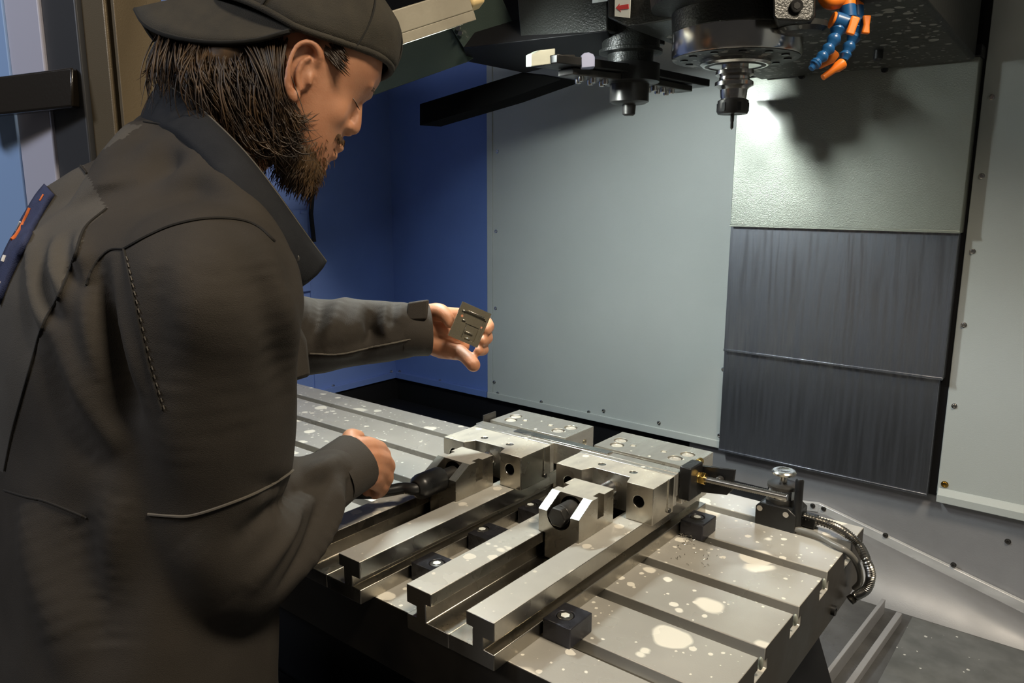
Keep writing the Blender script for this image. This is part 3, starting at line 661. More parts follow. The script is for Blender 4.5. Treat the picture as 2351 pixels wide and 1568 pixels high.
MB().lathe((SX, SY, 0), [(.0032, nz-.088), (.0032, nz-.100), (.0026, nz-.103), (.0028, nz-.112), (.0001, nz-.1155)], 14).build('cutter', M['dark_steel'], th)
# tool changer arm
am = thing('tool_changer', dp(1440, 190, 1.55), 'dark double tool changer arm with pale gripper beside the spindle', 'tool changer')
AC = dp(1447, 150, 1.55); zA = dp(1447, 175, 1.55).z
def lv(c, prof, name, m, par, n=32): return MB().lathe((c.x, c.y, zA), prof, n).build(name, m, par)
lv(AC, [(.058, .10), (.058, .052), (.064, .050), (.064, .044), (.046, .042), (.046, .020)], 'pivot_collar', M['head'], am)
lv(AC, [(.060, .022), (.060, -.012), (.050, -.016)], 'hub', M['black_metal'], am)
lv(AC, [(.040, -.016), (.040, -.050), (.032, -.054), (.014, -.056), (.013, -.074), (.009, -.077)], 'lower_hub', M['dark_steel'], am)
e1 = dp(1252, 150, 1.42); e1.z = zA; e2 = dp(1600, 190, 1.72); e2.z = zA
for e, nm in ((e1, 'near'), (e2, 'far')):
    d_ = (e-AC); d_.z = 0; L_ = d_.length; d_.normalize(); s_ = V((-d_.y, d_.x, 0)); c0 = V((AC.x, AC.y, zA))
    pl_ = [c0+s_*.042, c0+d_*(L_-.03)+s_*.034, c0+d_*(L_+.0)+s_*.034, c0+d_*(L_+.0)-s_*.034, c0+d_*(L_-.03)-s_*.034, c0-s_*.042]
    ar = MB().slab(pl_, (0, 0, .016)).build('arm_blade', M['black_metal'], am, bevel=.002)
    MB().slab([p_+V((0, 0, -.014)) for p_ in [c0+d_*.05+s_*.028, c0+d_*(L_-.05)+s_*.022, c0+d_*(L_-.05)-s_*.022, c0+d_*.05-s_*.028]], (0, 0, .013)).build('lower_plate', M['dark_steel'], ar, bevel=.002)
    for k in range(6):
        c = c0+d_*(.065+.016*k)+s_*(.012 if k % 2 else -.014)
        MB().lathe((c.x, c.y, c.z-.013), [(.0062, .002), (.0062, -.008), (.005, -.0105), (.0001, -.011)], 14).build('pin', M['chrome'], ar)
g_ = [dp(1219, 125, 1.40), dp(1240, 115, 1.40), dp(1275, 111, 1.41), dp(1275, 146, 1.41), dp(1219, 153, 1.40)]
gr = MB().slab(g_, (-.035, .03, .006)).build('gripper_jaw', M['grip'], am, bevel=.0015)
MB().slab([dp(1284, 125, 1.42), dp(1320, 125, 1.44), dp(1320, 150, 1.44), dp(1284, 150, 1.42)], (-.02, .03, 0)).build('slide_block', M['dark_steel'], am, bevel=.0015)
p = [dp(u, v, 1.425) for u, v in ((1334, 127), (1342, 121), (1352, 120), (1362, 124), (1366, 131), (1366, 153), (1335, 156))]
MB().slab(p, (-.02, .025, 0)).build('plunger', M['lilac'], am, bevel=.0012)
# coolant hoses
def hose(pts_, d, label, nozzle, valve, elbow):
    t = thing('coolant_hose', dp(*pts_[0], d), label, 'coolant hose', 'blue coolant hoses')
    P_ = [dp(u, v, d) for u, v in pts_]
    for i in range(len(P_)-1):
        a, b = P_[i], P_[i+1]; dd = (b-a); n = dd.normalized(); L = dd.length
        r = .0105-.0006*i
        MB().tube([a-n*L*.12, a+n*L*.08, a+n*L*.30, a+n*L*.55, a+n*L*.80, b], [r*.80, r*1.0, r*1.08, r*.92, r*.74, r*.70], 18).build('hose_segment', M['hose_blue'], t)
    a, b = [dp(*q_, d) for q_ in nozzle]; n = (b-a)
    MB().tube([a-n*.05, a, a+n*.25, a+n*.45, b], [.0075, .0088, .0084, .0058, .0048], 18).build('nozzle', M['orange'] if len(nozzle) == 2 and nozzle[1][1] > 165 else M['hose_blue'], t)
    a, b = [dp(*q_, d) for q_ in valve[:2]]; 
    vb = MB().tube([a, b], .0135, 22).build('valve_body', M['hose_blue'], t, bevel=.002)
    MB().tube([a-(b-a)*.16, a+(b-a)*.02], .0125, 22).build('valve_cap', M['orange'], vb, bevel=.002)
    hq_ = [dp(u, v, d-.022) for u, v in valve[2]]
    MB().slab(hq_, (dp(0, 0, 1)-CAM)*0+V((-.004, .006, 0))).build('valve_lever', M['orange'], vb, bevel=.0025)
    E_ = [dp(u, v, d) for u, v in elbow]
    MB().tube(curve(E_, 5), .0115, 16).build('elbow', M['orange'], t)
    MB().tube([E_[-1]+(E_[-2]-E_[-1]).normalized()*.002, E_[-1]+(E_[-1]-E_[-2]).normalized()*.016], .0118, 16).build('collar', M['hose_blue'], t)
hose([(1925, 62), (1918, 85), (1905, 108), (1892, 126), (1877, 141), (1866, 153)], 1.16, 'blue coolant hose nearer the spindle, its tip blue', [(1872, 147), (1862, 158)],
     ((1914, 47), (1948, 58), ((1957, 34), (1977, 40), (1968, 62), (1962, 82), (1942, 76), (1950, 56))), [(1893, -10), (1905, 4), (1925, 2), (1944, -4), (1946, 18)])
hose([(1967, 60), (1962, 82), (1952, 102), (1942, 122), (1937, 138)], 1.20, 'blue coolant hose farther from the spindle with an orange nozzle', [(1934, 146), (1889, 178)],
     ((1952, 48), (1978, 56), ((1982, 34), (2002, 34), (1998, 56), (1998, 78), (1978, 76), (1984, 56))), [(1940, -30), (1955, -22), (1964, -4), (1965, 20)])
tag(MB().tube([dp(1914, 122, 1.19), dp(1906, 134, 1.19), dp(1880, 152, 1.19)], [.0095, .009, .0052], 16).build('spare_nozzle', M['orange']), 'orange nozzle tucked behind the two blue coolant hoses', 'nozzle')
p = dp(2018, 108, 1.5)
tag(MB().lathe((p.x, p.y, p.z), [(.016, .03), (.016, .004), (.009, .002), (.009, -.022), (.005, -.026)], 18).build('spray_nozzle', M['black_metal']), 'small black spray nozzle under the head right of the coolant hoses', 'nozzle')
#PERSON
# ================================================================== PERSON
RIGHT = ROT @ V((1, 0, 0)); UPC = ROT @ V((0, 1, 0)); FWD = ROT @ V((0, 0, -1))
pe = thing('person', (-.64, -.83, -.9), 'person in dark work jacket and backward cap holding a metal plate at the machine', 'person')
OFF = wloc(pe)
# joints
RS, RE, RW = dp(478, 575, .80), dp(508, 1270, .89), dp(818, 1060, 1.09)
LS, LE, LW = V((-.822, -.785, .485)), dp(640, 772, 1.22), dp(983, 757, 1.285)
NB = V((-.615, -.725, .545))
# ---- head frame (sagittal plane nearly across the view, turned a little away)
yaw = math.radians(12)
E1 = (RIGHT*math.cos(yaw)+FWD*math.sin(yaw)).normalized(); EL = (-FWD*math.cos(yaw)+RIGHT*math.sin(yaw)).normalized(); E2 = UPC
K = .00057; tl = math.radians(28)
HF = E1*math.cos(tl)-E2*math.sin(tl); HU = E1*math.sin(tl)+E2*math.cos(tl)
HO = dp(696, 215, 1.0)
def hp3(f, u, l=0): return HO+(HF*f+HU*u+EL*l)*K
def ring(fc, u, a, b, n=28, pw=2.3):
    r = []
    for j in range(n):
        t = 2*math.pi*j/n; c, s = math.cos(t), math.sin(t)
        r.append(hp3(fc+a*math.copysign(abs(c)**(2/pw), c), u, b*math.copysign(abs(s)**(2/pw), s)))
    return r
body = MB()
prof = [(-176, 104, 46, 20), (-160, 122, 20, 44), (-135, 126, -8, 66), (-105, 124, -30, 84), (-75, 124, -48, 96), (-40, 122, -66, 104), (0, 120, -100, 112), (40, 120, -150, 124), (80, 132, -182, 131),
        (120, 136, -196, 134), (160, 120, -196, 130), (200, 84, -170, 110), (230, 40, -110, 70), (242, 0, -60, 30)]
body.loft([ring((a+b)/2, u, (a-b)/2, w_) for u, a, b, w_ in prof])
# nose, lips, chin, brow, cheeks, lids
body.tube([hp3(110, 58), hp3(118, 36), hp3(128, 12), hp3(134, -6)], [12*K, 13*K, 14*K, 16*K], 14)
body.ball(hp3(135, -11), 15*K); body.tube([hp3(129, -26, -8), hp3(129, -26, 8)], 10*K, 10)
for s_ in (-1, 1):
    body.ball(hp3(124, -18, 18*s_), (12*K, 11*K, 10*K), basis=(HF, HU, EL))
    body.ball(hp3(74, -16, 62*s_), (48*K, 44*K, 31*K), basis=(HF, HU, EL))
    body.tube([hp3(120, 80, 8*s_), hp3(120, 86, 34*s_), hp3(102, 82, 70*s_)], [12*K, 14*K, 12*K], 10)
    body.ball(hp3(104, 46, 36*s_), (17*K, 16*K, 20*K), basis=(HF, HU, EL))
body.tube([hp3(112, -66, -28), hp3(126, -68, -10), hp3(130, -68, 0), hp3(126, -68, 10), hp3(112, -66, 28)], [7*K, 10*K, 10*K, 10*K, 7*K], 10)
body.tube([hp3(110, -92, -26), hp3(122, -92, -10), hp3(125, -92, 0), hp3(122, -92, 10), hp3(110, -92, 26)], [8*K, 11*K, 11*K, 11*K, 8*K], 10)
body.ball(hp3(104, -140), (26*K, 26*K, 36*K), basis=(HF, HU, EL))
# ears: rim, fold, bowl, lobe (laid out on the near side, mirrored to the far side)
def px_h(u, v, l): # picture point at lateral offset l (px) from the sagittal plane
    d = dp(u, v, 1)-CAM; a = HO+EL*l*K; t = (a-CAM).dot(EL)/d.dot(EL); return CAM+d*t
def mirror(p): return p-EL*2*(p-HO).dot(EL)
for far in (False, True):
    def ep(u, v, l): p = px_h(u, v, l); return mirror(p) if far else p
    rim = curve([ep(727, 152, 120), ep(734, 126, 130), ep(722, 103, 138), ep(702, 97, 143), ep(682, 106, 147), ep(668, 132, 149), ep(661, 165, 147), ep(660, 195, 141), ep(666, 220, 133), ep(675, 230, 126)], 4)
    body.tube(rim, [(7.0+1.5*math.sin(i*.25))*K for i in range(len(rim))], 10)
    body.tube(curve([ep(714, 132, 134), ep(695, 142, 137), ep(684, 165, 136), ep(684, 192, 131), ep(692, 208, 126)], 4), 6.5*K, 8)
    body.ball(ep(690, 165, 116), (30*K, 62*K, 14*K), basis=(HF, HU, EL))
    body.ball(ep(675, 222, 126), (14*K, 17*K, 9*K), basis=(HF, HU, EL))
    body.tube([ep(716, 165, 118), ep(711, 180, 124), ep(708, 196, 120)], 7*K, 8)
# neck and hidden trunk
body.tube([hp3(-40, -20), hp3(-62, -110), NB+V((-.015, .02, .03)), NB+V((-.02, .0, -.08)), V((-.645, -.80, .3)), V((-.655, -.84, 0))], [.058, .054, .046, .046, .10, .10], 20)
def arm(pts_, rads): body.tube(curve(pts_, 4), list(np.interp(np.linspace(0, 1, 4*(len(pts_)-1)+1), np.linspace(0, 1, len(rads)), rads)), 14)
arm([NB+V((.02, -.03, -.11)), RS+V((-.02, .01, -.03)), (RS+RE)/2, RE, (RE+RW)/2, RW], [.045, .045, .045, .042, .036, .026])
arm([NB+V((-.02, -.03, -.11)), LS+V((.02, 0, -.03)), (LS+LE)/2, LE, (LE+LW)/2, LW], [.045, .045, .04, .036, .027, .025])
# ---- left hand (palm towards us, fingers behind and round the plate)
def chain(pts_, rads):
    P_ = [dp(*q) for q in pts_]; body.tube(curve(P_, 4), list(np.interp(np.linspace(0, 1, 4*(len(P_)-1)+1), np.linspace(0, 1, len(rads)), rads)), 12)
    body.ball(P_[-1], rads[-1]*1.02, 10, 7)
pl_base = [(975, 728, 1.29), (975, 745, 1.29), (978, 765, 1.29), (985, 785, 1.29)]
pl_kn = [(1072, 724, 1.318), (1078, 748, 1.322), (1076, 773, 1.318), (1062, 794, 1.305)]
for a, b in zip(pl_base, pl_kn): chain([a, ((a[0]+b[0])/2, (a[1]+b[1])/2, (a[2]+b[2])/2-.004), b], [.017, .0165, .0125])
chain([(985, 752, 1.285), (1015, 762, 1.288), (1050, 772, 1.297)], [.022, .021, .016])
chain([(990, 790, 1.283), (1018, 800, 1.278), (1046, 808, 1.280)], [.018, .0185, .014])
chain([(1072, 724, 1.318), (1106, 730, 1.325), (1122, 748, 1.30), (1117, 758, 1.262)], [.0115, .0105, .0100, .0085])
chain([(1078, 748, 1.322), (1108, 758, 1.322), (1119, 776, 1.295), (1109, 783, 1.258)], [.0120, .0105, .0100, .0085])
chain([(1076, 773, 1.318), (1100, 788, 1.312), (1110, 803, 1.288), (1099, 806, 1.258)], [.0115, .0100, .0095, .0082])
chain([(1050, 806, 1.284), (1066, 816, 1.268), (1080, 829, 1.256), (1087, 838, 1.250)], [.0145, .0120, .0125, .0118])
chain([(985, 722, 1.285), (1008, 716, 1.268), (1024, 726, 1.256), (1033, 740, 1.254)], [.0185, .0150, .0120, .0105])
# ---- right hand, fist on the crank
fb = [(815, 1034, 1.10), (820, 1052, 1.095), (826, 1070, 1.095), (832, 1086, 1.10)]
fk = [(868, 1034, 1.145), (878, 1058, 1.142), (874, 1084, 1.145), (864, 1104, 1.150)]
for a, b in zip(fb, fk): chain([a, ((a[0]+b[0])/2+2, (a[1]+b[1])/2-3, (a[2]+b[2])/2-.006), b], [.020, .019, .0150])
for i, (u, v, d) in enumerate(fk):
    chain([(u, v, d), (u+12, v+14, d+.022), (u-2, v+26, d+.046), (u-24, v+24, d+.040)], [.0145, .0125, .0115, .0095])
chain([(812, 1046, 1.095), (806, 1022, 1.11), (806, 1004, 1.125), (822, 1003, 1.145)], [.0170, .0150, .0135, .0105])
me = remesh(body, .0024, 5, .5, OFF)
# even out the cheeks and temples
vc = np.empty(len(me.vertices)*3); me.vertices.foreach_get('co', vc); vc = vc.reshape(-1, 3)
ed = np.empty(len(me.edges)*2, dtype=int); me.edges.foreach_get('vertices', ed); ed = ed.reshape(-1, 2)
rel = vc-np.array(HO-OFF); lf, lu, ll = rel@np.array(HF)/K, rel@np.array(HU)/K, rel@np.array(EL)/K
msk = ((lf > 12) & (lf < 126) & (np.abs(ll) > 20) & (np.abs(ll) < 135) & (lu > -150) & (lu < 130) & ~((lf < 42) & (np.abs(ll) > 108)))
deg = np.bincount(ed.ravel(), minlength=len(vc)).astype(float)
for it in range(60):
    acc = np.zeros_like(vc)
    np.add.at(acc, ed[:, 0], vc[ed[:, 1]]); np.add.at(acc, ed[:, 1], vc[ed[:, 0]])
    vc[msk] += .5*(acc[msk]/deg[msk, None]-vc[msk])
me.vertices.foreach_set('co', vc.ravel()); me.update()
bo = link('body', me, M['skin'], pe, 0, 0); me.shade_smooth()
# nails
for u, v, d, r in ((1122, 752, 1.252, .005),):
    pass
# ---- clothes
def tube_rings(mb, pts_, rads, n=20, sub=5, **k):
    P_ = curve(pts_, sub); R_ = list(np.interp(np.linspace(0, 1, len(P_)), np.linspace(0, 1, len(rads)), rads)); mb.tube(P_, R_, n, **k)
jk = MB()
trunk = [  # centre x, y, z, half width, half depth
    (-.628, -.740, .575, .060, .056), (-.632, -.750, .552, .112, .080), (-.640, -.764, .527, .165, .110), (-.652, -.781, .490, .206, .136), (-.657, -.788, .44, .217, .148), (-.656, -.794, .37, .217, .151), (-.655, -.80, .28, .210, .148),
    (-.657, -.815, .18, .205, .146), (-.660, -.83, .08, .205, .148), (-.662, -.84, -.02, .210, .152), (-.662, -.845, -.12, .212, .154)]
rg = []
for x, y, z, a, b in trunk:
    r = []
    for j in range(40):
        t = 2*math.pi*j/40; c, s = math.cos(t), math.sin(t)
        r.append(V((x+a*math.copysign(abs(c)**.86, c), y+b*math.copysign(abs(s)**.9, s), z)))
    rg.append(r)
jk.loft(rg)
tube_rings(jk, [NB+V((.03, -.035, -.055)), RS+V((-.055, .012, -.035)), RS+V((.0, .006, -.045)), RS*.72+RE*.28, RS*.4+RE*.6, RE+V((0, -.004, .04)), RE+V((0, .012, -.012)), RE*.72+RW*.28+V((0, 0, -.008)), RE*.5+RW*.5, RE*.28+RW*.72, RE*.06+RW*.94],
           [.070, .086, .092, .089, .086, .083, .080, .072, .060, .048, .0395], 24)
jk.ball(RS+V((.004, .004, -.03)), (.086, .088, .074))
jk.ball(RE+V((.0, -.008, .004)), (.074, .076, .078))
tube_rings(jk, [NB+V((-.03, -.03, -.06)), LS+V((.05, 0, -.03)), LS+V((0, .0, -.035)), (LS+LE)/2, LE, LE*.5+LW*.5, LE*.18+LW*.82, LE*.05+LW*.95], [.075, .082, .082, .072, .066, .056, .047, .043], 22)
jk.ball(LS+V((.01, -.01, -.03)), (.08, .085, .07))
up_ = [(640, 250, 1.10), (520, 200, 1.10), (420, 178, 1.06), (372, 184, .99), (440, 232, .93), (520, 305, .885), (580, 370, .865), (640, 450, .865), (700, 535, .89), (748, 600, .925)]
lo_ = [(620, 330, 1.12), (500, 280, 1.12), (390, 262, 1.07), (322, 282, .99), (400, 312, .905), (480, 385, .845), (545, 460, .825), (600, 540, .83), (640, 620, .85), (684, 662, .895)]
for q in lo_[2:8]:
    p = dp(*q); c_ = V((-.645, -.775, p.z-.10)); d_ = (c_-p); d_.z = 0; d_.normalize()
    p = p+d_*.016; jk.tube([p+V((0, 0, -.004)), p*.6+c_*.4+V((0, 0, -.02)), c_+V((0, 0, -.06))], [.020, .062, .10], 14)
jk.tube(curve([dp(*q)+FWD*.012+V((0, 0, -.006)) for q in lo_[1:9]], 5), .021, 12)
pc = dp(322, 282, .99)
tube_rings(jk, [pc+V((.03, .01, -.03)), dp(235, 345, .99)+V((.02, .02, -.045)), dp(150, 410, 1.0)+V((.02, .02, -.06)), LS+V((0, 0, -.02))], [.030, .049, .074, .087], 16)
# open the cuffs: the remesh is closed there and the hand leaves through it
me = remesh(jk, .0055, 22, .6, OFF)
nv = len(me.vertices); co = np.empty(nv*3); me.vertices.foreach_get('co', co); co = co.reshape(-1, 3)
def bvh_of(me, off):
    return BVHTree.FromPolygons([V(v.co)+off for v in me.vertices], [tuple(p.vertices) for p in me.polygons])
tree = bvh_of(me, OFF)
def hit(u, v, tr=None):
    d = (dp(u, v, 1)-CAM).normalized(); h = (tr or tree).ray_cast(CAM, d); return h
# folds: ridges (+) and valleys (-) run along lines on the cloth
folds = [
 ([(735, 1105), (690, 1130), (630, 1175), (560, 1225)], -.010, .013), ([(705, 1120), (668, 1190), (630, 1265), (585, 1335)], .009, .013),
 ([(745, 1120), (725, 1200), (695, 1280), (650, 1345)], -.007, .010), ([(775, 1110), (765, 1190), (735, 1270), (700, 1310)], .008, .012),
 ([(805, 1090), (800, 1160), (775, 1240)], -.006, .009), ([(780, 1050), (740, 1075), (700, 1095)], .008, .012), ([(838, 1080), (832, 1140), (815, 1190)], .005, .009),
 ([(600, 1110), (640, 1120), (690, 1095)], -.005, .012), ([(420, 1240), (500, 1300), (560, 1350)], .004, .03),
 ([(600, 560), (640, 680), (660, 800), (668, 930)], .006, .016), ([(570, 600), (610, 740), (640, 900)], -.005, .016), ([(500, 620), (520, 800), (540, 1000)], .003, .03),
 ([(470, 560), (420, 700), (400, 900), (410, 1080)], .004, .028), ([(360, 600), (375, 760), (390, 900)], -.004, .022),
 ([(75, 540), (72, 620), (85, 700), (110, 755)], .006, .011), ([(100, 560), (100, 640), (120, 710), (138, 735)], -.006, .009), ([(125, 550), (128, 630), (150, 700)], .006, .010),
 ([(150, 545), (158, 610), (175, 650)], -.005, .009), ([(178, 535), (185, 590), (195, 630)], .004, .010), ([(55, 590), (55, 690), (75, 780)], -.005, .010),
 ([(222, 625), (245, 720), (270, 820), (300, 930)], -.014, .017), ([(205, 650), (215, 760), (255, 880)], .008, .015), ([(262, 600), (275, 700), (300, 820), (325, 920)], .007, .014),
 ([(120, 740), (170, 860), (240, 980), (290, 1040)], .006, .018), ([(100, 800), (150, 930), (220, 1060)], -.006, .02), ([(60, 1150), (90, 1300), (140, 1480)], .007, .03), ([(170, 1180), (220, 1350), (240, 1500)], -.008, .03), ([(270, 1130), (250, 1260), (235, 1400)], .007, .022),
 ([(700, 690), (716, 735), (700, 800)], .005, .010), ([(735, 692), (728, 740), (705, 790)], -.006, .008), ([(790, 690), (762, 750), (735, 805)], .007, .010), ([(835, 695), (810, 750), (775, 800)], .004, .010),
 ([(845, 705), (848, 740), (858, 765)], -.006, .007), ([(868, 712), (860, 760), (835, 810)], -.008, .008), ([(885, 700), (880, 745), (890, 770)], .007, .008), ([(905, 700), (895, 735), (890, 760)], -.004, .006), ([(925, 700), (905, 745)], .005, .009),
 ([(700, 815), (780, 812), (850, 800), (930, 782)], .004, .007)]
disp = np.zeros(nv)
for px_, amp, wd in folds:
    if px_[0][0] > 690 and px_[0][1] < 830: amp, wd = amp*1.25, wd*1.3
    P_ = [h[0]-OFF for h in (hit(u, v) for u, v in px_) if h[0] is not None]
    if len(P_) < 2: continue
    P_ = np.array(curve(P_, 5)); L_ = len(P_)
    lo, hi = P_.min(0)-wd*3, P_.max(0)+wd*3
    idx = np.where(((co > lo) & (co < hi)).all(1))[0]
    if not len(idx): continue
    D = np.linalg.norm(co[idx][:, None]-P_[None], axis=2); k = D.argmin(1); d = D.min(1)
    taper = np.sin(np.pi*np.clip(k/(L_-1)*.86+.07, 0, 1))**.7
    disp[idx] += 1.7*amp*np.exp(-(d/wd)**2)*taper
me.vertices.foreach_get('co', co.ravel()) if False else None
nr = np.empty(nv*3); me.vertices.foreach_get('normal', nr); nr = nr.reshape(-1, 3)
cloth = np.array([noise.noise(V((p[0]*9, p[1]*9, p[2]*5)))*.005+noise.noise(V((p[0]*24, p[1]*24, p[2]*13)))*.0026 for p in co])
co2 = co+nr*(disp+cloth)[:, None]
me.vertices.foreach_set('co', co2.ravel()); me.update()
jo = link('jacket', me, [M['jacket'], M['jacket_panel_lit']], pe, 0, 0); me.shade_smooth()
# back panel, painted paler for the light on it, between the yoke seam and the side seam
pan_px = [(330, 287), (185, 375), (245, 480), (195, 525), (172, 590), (135, 680), (100, 745), (75, 830), (52, 910), (30, 990), (12, 1080), (-400, 1080), (-400, 250)]
def inside(x, y, P_):
    r = False; j = len(P_)-1
    for i in range(len(P_)):
        if (P_[i][1] > y) != (P_[j][1] > y) and x < (P_[j][0]-P_[i][0])*(y-P_[i][1])/(P_[j][1]-P_[i][1])+P_[i][0]: r = not r
        j = i
    return r
RT = ROT.transposed()
for pg in me.polygons:
    c_ = pg.center+OFF
    if c_.y > -.76 or c_.z < 0: continue
    q = RT @ (c_-CAM)
    if inside(W/2-F*q.x/q.z, H/2+F*q.y/q.z, pan_px): pg.material_index = 1
sm = jo.modifiers.new('s', 'SMOOTH'); sm.factor = .5; sm.iterations = 2
sb_ = jo.modifiers.new('ss', 'SUBSURF'); sb_.levels = 0; sb_.render_levels = 1
tree = bvh_of(me, OFF)
def on_cloth(px_, lift=.0008, sub=8):
    out = []
    for i in range(len(px_)-1):
        for k in range(sub):
            t = k/sub; out.append((px_[i][0]*(1-t)+px_[i+1][0]*t, px_[i][1]*(1-t)+px_[i+1][1]*t))
    out.append(px_[-1]); r = []
    for u, v in out:
        h = hit(u, v)
        if h[0] is not None and (not r or (h[0]-r[-1]).length < .06): r.append(h[0]+h[1]*lift)
    return r
def smooth2(px_, n=6): return [(p.x, p.y) for p in curve([V((a, b, 0)) for a, b in px_], n)]
for px_, r, m in (
 ([(178, 372), (215, 420), (245, 480), (265, 530), (285, 572)], .0016, 'seam'), ([(285, 572), (340, 542), (400, 517), (470, 503), (540, 504), (590, 520), (630, 555)], .0016, 'seam'),
 ([(285, 572), (300, 640), (320, 740), (345, 850), (372, 940)], .0014, 'seam'), ([(245, 480), (195, 525), (172, 590), (135, 680), (100, 745), (75, 830), (52, 910), (30, 990), (12, 1080)], .0015, 'seam'),
 ([(285, 572), (250, 576), (215, 612), (200, 655)], .0013, 'seam'), ([(340, 1180), (390, 1184), (440, 1183), (520, 1158), (600, 1125), (665, 1085), (676, 1065)], .0016, 'stitch'),
 ([(10, 1125), (60, 1140), (110, 1152), (200, 1188)], .0013, 'seam'), ([(330, 280), (380, 290), (430, 318)], .0012, 'seam'),
 ([(712, 812), (780, 813), (850, 798), (935, 780), (985, 768)], .0013, 'stitch')):
    P_ = on_cloth(smooth2(px_))
    if len(P_) > 3: MB().tube(P_, r, 6).build('seam', M[m], jo, smooth=0)
# light stitching dashes along the sleeve seam
st_ = MB()
for i, (u, v) in enumerate(smooth2([(292, 590), (308, 660), (328, 750), (352, 850), (376, 930)], 9)):
    if i % 2 == 0:
        P_ = on_cloth([(u, v), (u+3, v+9)], .001, 2)
        if len(P_) > 1: st_.tube(P_, .0006, 5)
st_.build('stitching', M['stitch'], jo, smooth=0)
# cuffs
def cuff(c, d, r, ln, name, tabs=None):
    d = d.normalized(); n = 28; a = d.cross(V((0, 0, 1))).normalized(); b = d.cross(a); rings = []
    for s_, rr in ((-ln, r), (0, r*1.02), (.003, r*.99), (.002, r*.93), (-ln*.6, r*.90)):
        rings.append([c+d*s_+(a*math.cos(2*math.pi*j/n)+b*math.sin(2*math.pi*j/n))*rr*(1+.03*math.sin(3*2*math.pi*j/n+1)) for j in range(n)])
    mb = MB(); v = [p for q in rings for p in q]
    mb.add(v, [(i*n+j, i*n+(j+1) % n, (i+1)*n+(j+1) % n, (i+1)*n+j) for i in range(4) for j in range(n)])
    return mb.build(name, M['jacket'], jo, smooth=50)
cuff(LW+(LW-LE).normalized()*-.002, LW-LE, .0445, .045, 'left_cuff')
cuff(RW+(RW-RE).normalized()*-.006, RW-RE, .0420, .05, 'right_cuff')
MB().slab([dp(u, v, 1.236) for u, v in ((936, 694), (984, 687), (979, 733), (930, 736))], FWD*.012).build('cuff_tab', M['jacket'], jo, bevel=.003)
# navy patch on the back with embroidered marks
def patch(grid, name, m, parent, lift, th):
    """grid: rows of pixel points, laid on the cloth"""
    rows = []
    for r in grid:
        q = []
        for u, v in r:
            h = hit(u, v)
            if h[0] is None: h = hit(u+12, v+4)
            if h[0] is None: return None
            q.append(h[0]+h[1]*lift)
        rows.append(q)
    n = len(rows[0]); mb = MB(); mb.add([p for r in rows for p in r], [(i*n+j, i*n+j+1, (i+1)*n+j+1, (i+1)*n+j) for i in range(len(rows)-1) for j in range(n-1)])
    o = mb.build(name, m, parent, smooth=60); s_ = o.modifiers.new('t', 'SOLIDIFY'); s_.thickness = th; s_.offset = 0; return o
outer = [(108, 428), (88, 452), (68, 485), (48, 520), (28, 560), (8, 605), (-10, 640)]
inner_ = [(127, 448), (108, 478), (88, 512), (66, 555), (44, 602), (22, 650), (2, 700)]
grid = []
for a, b in zip(smooth2(outer, 3), smooth2(inner_, 3)):
    t0 = 0
    while t0 < .8 and hit(a[0]*(1-t0)+b[0]*t0, a[1]*(1-t0)+b[1]*t0)[0] is None: t0 += .02
    t0 = min(t0+.015, .9); grid.append([(a[0]*(1-t)+b[0]*t, a[1]*(1-t)+b[1]*t) for t in (t0+(1-t0)*k/5 for k in range(6))])
pt = patch(grid, 'back_patch', M['patch'], jo, .0028, .0044)
for px_, r, m in (([(78, 482), (71, 500), (60, 524), (46, 548), (36, 558)], .0019, 'thread_orange'), ([(108, 452), (100, 466)], .0010, 'thread_orange'), ([(58, 512), (54, 522), (49, 534)], .0014, 'thread_white'),
                  ([(24, 590), (19, 604)], .0022, 'thread_white'), ([(12, 652), (7, 650), (5, 660), (9, 667), (8, 676), (3, 680)], .0014, 'thread_white')):
    P_ = on_cloth(px_, .0056, 4)
    if len(P_) > 2: MB().tube(P_, r, 6).build('embroidery', M[m], pt or jo, smooth=60)
# collar: stand up band running down into the open lapel
U_ = curve([dp(*q) for q in up_], 6); L_ = curve([dp(*q) for q in lo_], 6); n = len(U_); mb = MB(); v = []
for t in (0, .25, .5, .75, 1):
    for i in range(n):
        p = L_[i]*(1-t)+U_[i]*t; bulge = math.sin(math.pi*t)*.006
        v.append(p+(p-V((-.60, -.70, p.z))).normalized()*bulge)
mb.add(v, [(r*n+i, r*n+i+1, (r+1)*n+i+1, (r+1)*n+i) for r in range(4) for i in range(n-1)])
cl = mb.build('collar', M['collar'], jo, smooth=70); s_ = cl.modifiers.new('t', 'SOLIDIFY'); s_.thickness = .004; s_.offset = 0
MB().tube([p+(CAM-p).normalized()*.002 for p in U_[20:]], .0014, 6).build('collar_piping', M['stitch'], cl, smooth=60)
# lapel inner fold and snap
h = dp(676, 592, .868); MB().tube([h, h+FWD*.004], .0055, 16).build('snap_button', M['dark_steel'], cl, bevel=.001)
lap = [dp(640, 600, .862), dp(690, 560, .89), dp(748, 602, .925), dp(700, 650, .92), dp(655, 690, .93), dp(650, 650, .90)]
MB().slab(lap, FWD*.006).build('lapel', M['jacket'], jo, bevel=.002)
# breast pocket flap sticking out in front
fl_ = [dp(655, 690, .93), dp(676, 730, .95), dp(700, 780, .96), (708, 862), dp(664, 878, .95), dp(650, 800, .93)]
fl_[3] = dp(709, 864, .965)
MB().slab(fl_, FWD*.012).build('pocket_flap', M['jacket'], jo, bevel=.004)
